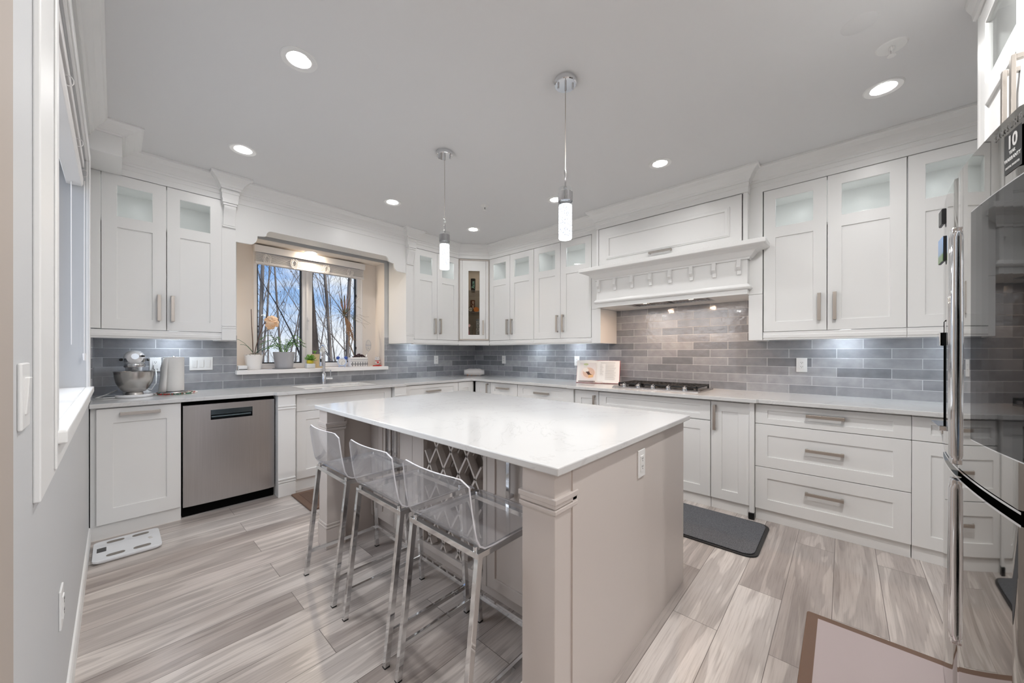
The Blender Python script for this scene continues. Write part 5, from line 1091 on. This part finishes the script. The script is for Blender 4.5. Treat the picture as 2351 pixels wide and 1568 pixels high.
for k in range(17): line(.085, .205-k*.0105, rg.uniform(.09, .12)); (line(.025, .205-k*.0105, rg.uniform(.02, .045)) if k < 12 else None)
bb.build('printed_lines', ink, root)
root = thing('book_stand', 'slim wire stand holding the open cookbook', 'book stand', (cbx, cby, CTZ)); bb = B(); pb = M('pale_bronze_wire', (.72, .60, .50), .35, 1.)
for s in (-.035, .06): bb.tube([O_+Yd*s-Nb*.02-Ub*.006+Vector((0, 0, 0)), O_+Yd*s+Nb*.016-Ub*.008, O_+Yd*s+Nb*.017+Ub*.010], .0016, 6)
bb.tube([O_+Yd*(-.035)+Nb*.017+Ub*.010, O_+Yd*.06+Nb*.017+Ub*.010], .0016, 6); bb.tube([O_+Yd*(-.1)-Nb*.018-Ub*.006, O_+Yd*.1-Nb*.018-Ub*.006], .003, 6); bb.build('wire', pb, root)
B().obox(O_-Nb*.018+Ub*.10, Yd*.09, Ub*.10, Nb*.002).build('back_plate', pb, root)
for s in (-.08, .08): B().tube([O_-Nb*.02+Yd*s+Ub*.12, Vector((O_.x+.10, (O_+Yd*s).y, CTZ+.003))], .0025, 6).build('leg', pb, root)
# ------------------------------------------------------------------ things on the window sill
SZ = SZ1+.0005
root = thing('potted_orchid', 'peach-flowered orchid in a plain white pot at the left end of the sill', 'potted plant', (-2.921, .10, SZ))
B().lathe([(.060, 0), (.064, .004), (.080, .150), (.082, .152), (.076, .152), (.070, .13), (0, .128)], (-2.921, .10, SZ), 32, cap=True).build('pot', ceramic, root, smooth=True)
bb = B(); rg = random.Random(2)
for k in range(9): a = rg.uniform(0, 2*PI); bb.tube([(-2.921, .10, SZ+.13), (-2.921+.03*math.cos(a), .10+.03*math.sin(a), SZ+.165), (-2.921+.07*math.cos(a), .10+.07*math.sin(a), SZ+.15), (-2.921+.10*math.cos(a), .10+.09*math.sin(a), SZ+.145)], [.004, .0035, .003, .002], 5)
bb.build('aerial_roots', M('orchid_root', (.34, .31, .27), .8), root)
bb = B()
for (dx, dy, dz, w) in ((.18, -.02, .17, .032), (.20, .03, .09, .034), (-.12, -.02, .10, .026), (-.16, .02, .16, .022)):
    p0 = Vector((-2.915, .10, SZ+.15)); bb.blade([p0+Vector((dx*f, dy*f, dz*f+.035*math.sin(f*PI))) for f in (0, .25, .5, .75, 1)], [w*.5, w*.9, w, w*.7, .003], up=(0, 0, 1), t=.002)
bb.build('leaves', leaf_o, root)
bb = B(); bb.tube([(-2.925, .10, SZ+.13), (-2.93, .10, SZ+.30), (-2.938, .098, SZ+.45), (-2.943, .095, SZ+.605)], [.0045, .004, .0035, .003], 7); bb.tube([(-2.917, .10, SZ+.13), (-2.90, .095, SZ+.24), (-2.865, .09, SZ+.38), (-2.83, .09, SZ+.48), (-2.800, .09, SZ+.588)], [.0045, .004, .004, .0035, .003], 7)
bb.tube([(-2.845, .09, SZ+.45), (-2.81, .085, SZ+.49), (-2.775, .08, SZ+.485), (-2.765, .075, SZ+.46)], .003, 6); bb.build('flower_stems', stem_m, root, smooth=True)
petal = M('peach_petal', (.82, .56, .36), .6); noisy(petal, 30., (.84, .66, .50), (.80, .47, .26), .35, .65)
bb = B(); rg = random.Random(6)
for c, nrm in (((-2.79, .068, SZ+.50), (-.25, -.9, .1)), ((-2.745, .062, SZ+.475), (.25, -.9, .05)), ((-2.785, .06, SZ+.445), (-.05, -.9, -.4)), ((-2.755, .07, SZ+.515), (.1, -.8, .4))):
    n_ = Vector(nrm).normalized(); u = n_.orthogonal().normalized(); w = n_.cross(u); c = Vector(c)
    for k in range(5):
        a = k*2*PI/5+.3; d = u*math.cos(a)+w*math.sin(a); bb.blade([c, c+d*.018+n_*.004, c+d*.034+n_*.004, c+d*.048-n_*.006], [.010, .034, .040, .012], up=n_, t=.0012)
    bb.ball(c+n_*.008, .006, seg=6, rings=5)
bb.build('flowers', petal, root)
# fern-like plant
fxp, fyp = -2.646, .115
root = thing('potted_plant', 'leafy green plant with feathered fronds in a grey ribbed pot', 'potted plant', (fxp, fyp, SZ+.006)); gp_ = M('grey_ribbed_pot', (.40, .40, .42), .7)
B().lathe([(.078, 0), (.080, .004)]+[(.080+.022*f/10+(.0012 if f % 2 else 0), .004+.166*f/10) for f in range(1, 11)]+[(.098, .172), (.092, .160), (0, .158)], (fxp, fyp, SZ+.006), 36).build('pot', gp_, root, smooth=True)
B().lathe([(0, .166), (.05, .170), (.092, .160)], (fxp, fyp, SZ+.006), 24, cap=False).build('soil', soil, root, smooth='all')
bb = B(); sb = B(); rg = random.Random(12)
for k in range(17):
    a = 2*PI*k/17+rg.uniform(-.2, .2); L = rg.uniform(.13, .20); hgt = rg.uniform(.08, .20); p0 = Vector((fxp+.02*math.cos(a), fyp+.02*math.sin(a), SZ+.17)); sy_ = .62 if math.sin(a) > 0 else .8
    pts = [p0+Vector((math.cos(a)*L*f, math.sin(a)*L*f*sy_, hgt*math.sin(min(1, f*1.15)*PI*.62)*1.05-.05*f*f)) for f in [i/10 for i in range(11)]]
    sb.tube(pts, [.002]*11, 4, cap=False)
    for i in range(2, 11):
        t_ = (pts[i]-pts[i-1]).normalized(); sd = t_.cross(Vector((0, 0, 1))).normalized()
        for s in (-1, 1): d = (sd*s*.8+t_*.55+Vector((0, 0, -.12))); w = .034*(1-.5*abs(i/10-.5)); bb.blade([pts[i], pts[i]+d*w*.55, pts[i]+d*w*1.15], [.004, .0135, .002], up=(0, 0, 1), t=.0006)
bb.build('foliage', leaf, root); sb.build('stems', leaf_b, root)
tag(B().lathe([(.088, 0), (.105, .002), (.108, .0055), (.085, .0055), (0, .0052)], (fxp, fyp, SZ), 36).build('plant_saucer', gp_, smooth=True), 'flat grey saucer under the grey ribbed pot', 'saucer')
# little things round the tap
root = thing('succulent_planter', 'small yellow bowl of bright green leaves on a white stand', 'planter', (-2.408, .06, SZ+.052)); yel = M('yellow_plastic', (.62, .52, .04), .4)
B().lathe([(.028, 0), (.034, .006), (.036, .036), (.032, .036), (0, .03)], (-2.408, .06, SZ+.052), 24).build('bowl', yel, root, smooth=True)
bb = B(); rg = random.Random(1)
for k in range(70): a = rg.uniform(0, 2*PI); e = rg.uniform(.1, 1.3); d = Vector((math.cos(a)*math.cos(e), math.sin(a)*math.cos(e), math.sin(e))); p = Vector((-2.408, .06, SZ+.082)); q = p+d*rg.uniform(.02, .055); bb.blade([p, q, q+d*.014+Vector((rg.uniform(-.01, .01), 0, -.004)), q+d*.026], [.003, .012, .018, .003], t=.001)
bb.build('leaves', leaf_b, root)
o = B().box(-2.452, -2.364, .025, .095, SZ, SZ+.051).build('display_stand', white_plastic, bevel=.008, seg=3); tag(o, 'small white box stand below the yellow planter', 'stand')
root = thing('card_box', 'cream cardboard box standing behind the kitchen tap', 'box', (-2.31, .135, SZ)); B().box(-2.368, -2.252, .105, .165, SZ, SZ+.155).build('carton', M('cream_card', (.70, .54, .32), .7), root, bevel=.002)
B().box(-2.29, -2.25, .100, .1045, SZ+.02, SZ+.13).build('tuck_flap', MATS['cream_card'], root)
root = thing('small_cactus', 'small green succulent tip on top of the cream box', 'plant', (-2.335, .13, SZ+.1555)); bb = B()
for a in range(7): q = a*2*PI/7; bb.blade([(-2.335, .13, SZ+.156), (-2.335+.012*math.cos(q), .13+.012*math.sin(q), SZ+.178), (-2.335+.02*math.cos(q), .13+.02*math.sin(q), SZ+.195)], [.006, .012, .002], t=.002)
bb.build('leaves', leaf_b, root)
o = B().box(-3.063, -2.99, .01, .07, SZ, SZ+.045).build('sensor_box', white_plastic, bevel=.006); bb = B(); bb.box(-3.06, -2.992, .0085, .0095, SZ+.006, SZ+.012); tag(o, 'small white plastic device at the left end of the sill', 'device'); bb.build('dark_slot', black_plastic, o)
# clock
cx0, cy0 = -2.03, .135; root = thing('alarm_clock', 'pale blue alarm clock with dark blue ears on the sill', 'clock', (cx0, cy0, SZ)); pb_ = M('pale_blue_plastic', (.55, .66, .86), .35); db_ = M('dark_blue_plastic', (.03, .08, .35), .4)
ck = Vector((-.38, -.925, 0)).normalized(); cl = Vector((ck.y, -ck.x, 0)); cl = -cl if cl.x < 0 else cl; cc = Vector((cx0, cy0, SZ+.062))
bb = B(); bb.lathe([(0, -.02), (.045, -.018), (.052, -.008), (.052, .012), (.046, .018), (0, .018)], cc, 32, ck); bb.build('case', pb_, root, smooth=True)
bb = B(); bb.cyl(cc+ck*.017, cc+ck*.0195, .040, 28); fc_ = bb.build('face', white_plastic, root)
bb = B(); bb.bar(cc+ck*.0205, cc+ck*.0205+cl*.020+Vector((0, 0, .014)), .003, .001); bb.bar(cc+ck*.0205, cc+ck*.0205-cl*.006-Vector((0, 0, .026)), .0025, .001)
for s, w in ((12, (0, 1)), (3, (1, 0)), (6, (0, -1)), (9, (-1, 0))): p = cc+ck*.0202+cl*w[0]*.031+Vector((0, 0, w[1]*.031)); bb.obox(p, cl*.003, ck*.0004, Vector((0, 0, .003)))
bb.build('clock_hands', black_plastic, fc_)
bb = B(); [bb.ball(cc+cl*s*.042+Vector((0, 0, .046)), .021, seg=12, rings=8) for s in (-1, 1)]; bb.build('ear_bell', db_, root, smooth='all')
bb = B(); [bb.ball(cc+cl*s*.030+ck*.006+Vector((0, 0, -.053)), .011, sz=.8, seg=10, rings=6) for s in (-1, 1)]; bb.build('foot', pb_, root, smooth='all')
# patterned trough with the dracaena
tx0, ty0 = -1.825, .155; root = thing('potted_dracaena', 'spiky red-green dracaena in a white patterned oval planter', 'potted plant', (tx0, ty0, SZ)); LW_, DW2 = .115, .062
ov = lambda k_, z, n=40: [(tx0+LW_*k_*(abs(math.cos(a))**.6)*(1 if math.cos(a) > 0 else -1), ty0+DW2*k_*(abs(math.sin(a))**.6)*(1 if math.sin(a) > 0 else -1), z) for a in [2*PI*i/n for i in range(n)]]
bb = B(); rows = [[bb.v(p) for p in ov(k_, SZ+z)] for k_, z in ((.95, 0), (.99, .004), (1, .112), (.96, .114), (.94, .095))]
for A, C in zip(rows, rows[1:]):
    for i in range(40): bb.quad([A[i], A[(i+1) % 40], C[(i+1) % 40], C[i]])
bb.quad(rows[0]); bb.quad(rows[-1]); bb.build('planter', ceramic, root, smooth=True)
ch = M('charcoal_pattern', (.10, .10, .11), .6); bb = B()
def onp(s, z, h=.0009):                                # s along the front of the oval
    a = math.asin(max(-1, min(1, s))); x = s; k_ = max(0, 1-abs(s)**(1/.6)); return Vector((tx0+LW_*1.0*s, ty0-DW2*(max(0, 1-abs(s)**(2/.6))**.5)**.6-h, SZ+z))
def tri(pts):
    V = [bb.v(onp(*p)) for p in pts]; bb.quad(V)
for z in (.066, .083):
    for i in range(30): s = -.95+1.9*i/30; tri([(s, z), (s+.064, z), (s+.064, z+.0025), (s, z+.0025)])
for i in range(34): s = -.94+1.88*i/34; tri([(s, .0875), (s+.026, .0875), (s+.013, .094)])
for i in range(7):
    s = -.80+1.6*i/6
    for a, c in ((-1, 1), (1, 1), (1, -1), (-1, -1)): tri([(s+a*.115, .033), (s, .033+c*.029), (s, .033+c*.018), (s+a*.070, .033)]); tri([(s+a*.045, .033), (s, .033+c*.012), (s, .033+c*.001), (s+a*.004, .033)])
bb.build('pattern', ch, root)
bb = B(); rg = random.Random(7)
for k in range(170): a = rg.uniform(0, 2*PI); r_ = rg.random()**.5; p = Vector((tx0+.015+LW_*.85*r_*math.cos(a), ty0+DW2*.8*r_*math.sin(a), SZ+.10+.058*(1-r_)**.8)); d = Vector((rg.uniform(-1, 1), rg.uniform(-1, 1), rg.uniform(-.2, .8))).normalized()*.014; bb.blade([p-d, p, p+d], [.004, .010, .002], t=.002)
lo = bb.build('bark_mulch', M('dark_red_mulch', (.075, .035, .038), .85), root); lo['kind'] = 'stuff'
st = [Vector((-1.862, .155, SZ+.10)), Vector((-1.90, .155, SZ+.20)), Vector((-1.935, .155, SZ+.28)), Vector((-1.938, .152, SZ+.40)), Vector((-1.955, .15, SZ+.50)), Vector((-1.995, .15, SZ+.615))]
B().tube(st, [.006, .006, .006, .006, .006, .007], 8).build('stem', M('tan_stem', (.30, .22, .15), .7), root, smooth=True)
dl = M('red_green_leaf', (.14, .12, .06), .5); noisy(dl, 9., (.08, .13, .05), (.26, .10, .06), .35, .65); db2 = M('tan_dry_leaf', (.30, .17, .09), .7)
bb = B(); b2 = B(); rg = random.Random(21); top = st[-1]
for k in range(34):
    a = 2*PI*k/34*2.4; el = rg.uniform(-.15, 1.35); L = rg.uniform(.26, .36); sy_ = .42 if math.sin(a) > 0 else .8; d = Vector((math.cos(a)*math.cos(el), math.sin(a)*math.cos(el)*sy_, math.sin(el))); sag = rg.uniform(.04, .15)*math.cos(el)
    P_ = [top+Vector((0, 0, -.02+.04*rg.random()))+d*L*f-Vector((0, 0, sag*f*f)) for f in (0, .2, .4, .6, .8, 1)]
    for p in P_: p.y = min(p.y, .235)
    bb.blade(P_, [.006, .010, .011, .010, .007, .0012], t=.0008)
for k in range(16):
    a = rg.uniform(-.9, 1.4); L = rg.uniform(.20, .36); P_ = [top+Vector((.02*math.cos(a)*f+.14*f*max(0, rg.random()*.9), -.03*f, .02*math.sin(f*3)-L*f)) for f in (0, .25, .5, .75, 1)]; P_ = [top+(q-top) for q in P_]
    b2.blade(P_, [.006, .010, .010, .008, .002], up=(0, 1, 0), t=.0008)
bb.build('leaves', dl, root); b2.build('dead_leaves', db2, root)
root = thing('plant_pick', 'clear oval MOM plant pick on a wire beside the patterned planter', 'plant pick', (-1.70, .145, SZ+.10)); pk = Vector((-1.688, .165, SZ+.262)); kr = Vector((.93, -.38, 0)).normalized(); kn = Vector((-.38, -.93, 0)).normalized()
B().tube([(-1.735, .145, SZ+.098), (-1.72, .15, SZ+.15), pk-Vector((0, 0, .066))], .0016, 6).build('wire', chrome_soft, root)
bb = B(); rim = [pk+kr*(.030*math.cos(a))+Vector((0, 0, .068*math.sin(a))) for a in [2*PI*k/28 for k in range(29)]]; A = [bb.v(p+kn*.001) for p in rim[:-1]]; C = [bb.v(p-kn*.001) for p in rim[:-1]]; bb.quad(A); bb.quad(C)
for i in range(28): bb.quad([A[i], A[(i+1) % 28], C[(i+1) % 28], C[i]])
pl_ = bb.build('oval_plate', clear_plastic, root); B().tube(rim, .0014, 5, cap=False).build('rim', M('lilac_grey', (.30, .29, .38), .5), root)
bb = B(); text_bm(bb, 'MOM', .024, pk+kn*.0014, kr, (0, 0, 1), .0003); bb.obox(pk+kn*.0014-Vector((0, 0, .035)), kr*.004, kn*.0003, Vector((0, 0, .004))); bb.build('lettering', MATS['lilac_grey'], pl_)
root = thing('lucky_figurine', 'small white figurine with red scarf on a red base at the right of the sill', 'figurine', (-1.582, .14, SZ)); rd = M('red_paint', (.60, .04, .03), .4); gx, gy = -1.582, .14
B().lathe([(.048, 0), (.05, .004), (.044, .012), (0, .014)], (gx, gy, SZ), 28, sx=1.2, sy=.8).build('base', rd, root, smooth=True)
bb = B(); bb.ball((gx, gy, SZ+.042), .028, 1, .85, 1.05, 16, 10); bb.ball((gx, gy, SZ+.088), .030, 1.12, .9, .88, 16, 10)
for s in (-1, 1): bb.lathe([(.011, 0), (.006, .014), (0, .020)], (gx+s*.020, gy, SZ+.106), 10); bb.ball((gx+s*.027, gy-.012, SZ+.05), .010, seg=8, rings=6)
bb.build('body', ceramic, root, smooth='all')
bb = B(); [bb.ball((gx+s*.012-.008, gy-.027, SZ+.094), .0032, seg=6, rings=5) for s in (-1, 1)]; bb.build('eye', black_plastic, root)
bb = B(); bb.lathe([(.024, -.004), (.027, 0), (.024, .004)], (gx, gy, SZ+.066), 20, sy=.9); bb.obox((gx-.004, gy-.025, SZ+.046), (.012, 0, 0), (0, .003, 0), (0, 0, .009)); bb.build('scarf', rd, root, smooth=True)

# ------------------------------------------------------------------ things on the floor
root = thing('bathroom_scale', 'white glass body scale on the floor by the left wall', 'scale', (-3.81, -.875, 0))
def rrect(x0, x1, y0, y1, r, n=6):
    out = []
    for cx, cy_, a in ((x1-r, y1-r, 0), (x0+r, y1-r, 90), (x0+r, y0+r, 180), (x1-r, y0+r, 270)): out += [(cx+r*math.cos(math.radians(a+90*i/n)), cy_+r*math.sin(math.radians(a+90*i/n))) for i in range(n+1)]
    return out
B().poly(rrect(-3.962, -3.660, -1.037, -.713, .03), .012, .027).build('platform', M('white_back_painted_glass', (.80, .82, .85), .06, coat=.5), root, bevel=.003)
B().poly(rrect(-3.95, -3.67, -1.025, -.725, .03), .003, .012).build('underside', white_plastic, root)
bb = B(); [bb.cyl((x, y, 0), (x, y, .004), .014, 12) for x in (-3.93, -3.69) for y in (-1.0, -.75)]; bb.build('foot', black_plastic, root)
gm_ = M('brushed_electrode', (.27, .25, .225), .4, .6)
for x0, x1 in ((-3.905, -3.825), (-3.79, -3.71)):
    for y0, y1 in ((-1.005, -.965), (-.785, -.745)): B().poly(rrect(x0, x1, y0, y1, .018), .0268, .0274).build('electrode', gm_, root)
B().poly([(-3.945, -.905), (-3.905, -.905), (-3.905, -.835), (-3.945, -.835)], .0268, .0274).build('display', black_glass, root)
bb = B(); [bb.cyl((-3.71+dx, -.87+dy, .0268), (-3.71+dx, -.87+dy, .0273), r_, 14) for dx, dy, r_ in ((0, .012, .010), (.004, -.012, .010), (-.006, .0, .004))]; bb.build('printed_logo', MATS['grey_print'], root)
root = thing('anti_fatigue_mat', 'charcoal cushioned mat with black rim in front of the cooktop', 'mat', (-.95, -2.95, 0)); mpts = rrect(-1.235, -.655, -3.875, -2.02, .07)
B().poly(mpts, 0, .009).build('rim', black_plastic, root, bevel=.003); B().poly(rrect(-1.215, -.675, -3.855, -2.04, .06), .009, .0145).build('pad', mat_grey, root, bevel=.004)
def brown_mat(label, x0, x1, y0, y1, bw_, ctr):
    root = thing('cushion_mat', label, 'mat', ((x0+x1)/2, (y0+y1)/2, 0)); B().poly(rrect(x0, x1, y0, y1, .012), 0, .013).build('border', mat_brown, root, bevel=.005); B().poly([(x0+bw_, y0+bw_), (x1-bw_, y0+bw_), (x1-bw_, y1-bw_), (x0+bw_, y1-bw_)], .0131, .0148).build('woven_centre', ctr, root)
brown_mat('brown-bordered mat with woven centre before the fridge', -2.62, -1.597, -4.62, -4.131, .042, weave); brown_mat('dark brown mat on the floor before the sink cabinet', -2.82, -1.85, -1.165, -.695, .05, weave_b)
# ------------------------------------------------------------------ outside the window
struct(B().box(-60, 90, 1.5, 160, -2.6, -2.5).build('ground_outside', ground_m))
def tree(name, x, y, h, r, seed, mat, label, lean=(0, 0), group='bare trees behind the house', leaves=0, depth=4, dens=1.):
    rg = random.Random(seed); bb = B(); tips = []
    def grow(p, d, L, r0, lv):
        n = 6 if lv == 0 else 4; pts = [p]; rs = [r0]; q = p.copy(); dd = d.copy()
        for i in range(n):
            dd = (dd+Vector((rg.uniform(-1, 1), rg.uniform(-1, 1), rg.uniform(-.4, .8)))*(.06 if lv == 0 else .17)).normalized(); q = q+dd*L/n; pts.append(q.copy()); rs.append(max(.0028, r0*(1-(.62 if lv == 0 else .75)*(i+1)/n)))
        bb.tube(pts, rs, 7 if lv == 0 else (5 if lv == 1 else 3), cap=False)
        if lv >= depth-1: tips.extend(pts[1:]); return
        m = {0: int(12*dens), 1: 4, 2: 4, 3: 3}[lv]
        for k in range(m):
            f = rg.uniform(.22, 1) if lv == 0 else rg.uniform(.25, 1); i = min(n-1, int(f*n)); b0 = pts[i].lerp(pts[i+1], f*n-i); a = rg.uniform(0, 2*PI)
            base = (pts[i+1]-pts[i]).normalized(); sd = Vector((math.cos(a), math.sin(a), 0)); nd = (base*rg.uniform(.55, 1.1)+sd*rg.uniform(.5, .9)+Vector((0, 0, .25))).normalized()
            grow(b0, nd, L*rg.uniform(.22, .42)*(1.15-.5*f if lv == 0 else 1), max(.004, rs[i]*rg.uniform(.16, .30)), lv+1)
    b0 = Vector((x, y, -2.52)); root = thing(name, label, 'tree', b0, group)
    grow(b0, Vector((lean[0], lean[1], 1)).normalized(), h, r, 0); bb.build('trunk_and_branches', mat, root, smooth='all')
    if leaves:
        lb = B()
        for k in range(leaves):
            p = rg.choice(tips)+Vector((rg.uniform(-.1, .1), rg.uniform(-.1, .1), rg.uniform(-.12, .05))); d = Vector((rg.uniform(-1, 1), rg.uniform(-1, 1), rg.uniform(-1, .2)))*.045
            lb.blade([p, p+d*.6, p+d*1.2], [.008, .035, .006])
        lo = lb.build('dry_leaves', dry_leaf, root); lo['kind'] = 'stuff'
def at_ray(u, D): p = CAM+(F_+R_*(u-1166.5)/FPX)*D; return p.x, p.y
T = [(731, 9.0, 11, .15, bark_dark, 'bare tree with the thickest dark trunk, seen through the right window pane', (.02, 0), 0, 3),
     (596, 10.5, 10, .075, bark, 'grey bare tree with brown leaves at the left edge of the window', (-.02, 0), 260, 4),
     (668, 12.0, 9, .075, bark, 'leaning bare tree behind the orchid seen through the left window pane', (-.28, .1), 200, 4),
     (655, 15.0, 10, .06, bark, 'bare tree with scattered brown leaves behind the fern in the left window pane', (.02, 0), 320, 4),
     (766, 11.5, 11, .065, bark, 'slim pale bare tree just right of the thickest trunk', (.0, 0), 0, 4),
     (790, 9.8, 11, .065, bark, 'forked pale bare tree behind the spiky dracaena', (.05, 0), 0, 4),
     (806, 13.0, 10, .05, bark, 'thin pale bare tree at the right edge of the window', (-.03, 0), 0, 4)]
for k, (u, D, h, r, m, lb, ln, lv, dp) in enumerate(T):
    x, y = at_ray(u, D); tree('bare_tree', x, y, h, r, 40+k, m, lb, ln, 'bare trees behind the house', lv, dp)
rg = random.Random(5)
for k in range(11):
    x, y = at_ray(560+k*27+rg.uniform(-8, 8), rg.uniform(18, 30)); tree('bare_tree', x, y, rg.uniform(7, 11), rg.uniform(.04, .07), 100+k, bark, 'distant bare tree in the thicket beyond the window', (rg.uniform(-.05, .05), 0), 'distant thicket beyond the window', 0, 3, 1.2)
x, y = at_ray(540, 22); bb = B(); rg = random.Random(9)
for k in range(700):
    u = rg.uniform(480, 960); D = rg.uniform(15, 40); x, y = at_ray(u, D); h = rg.uniform(1.8, 4.2); a = rg.uniform(-.5, .5)
    bb.tube([(x, y, -2.5), (x+a*.4*h, y+rg.uniform(-.2, .2), -2.5+h*.6), (x+a*.6*h+rg.uniform(-.2, .2), y, -2.5+h)], [.012, .009, .004], 3, cap=False)
o = bb.build('undergrowth', bark); tag(o, 'tangle of thin leafless shrubs below the bare trees', 'undergrowth'); o['kind'] = 'stuff'
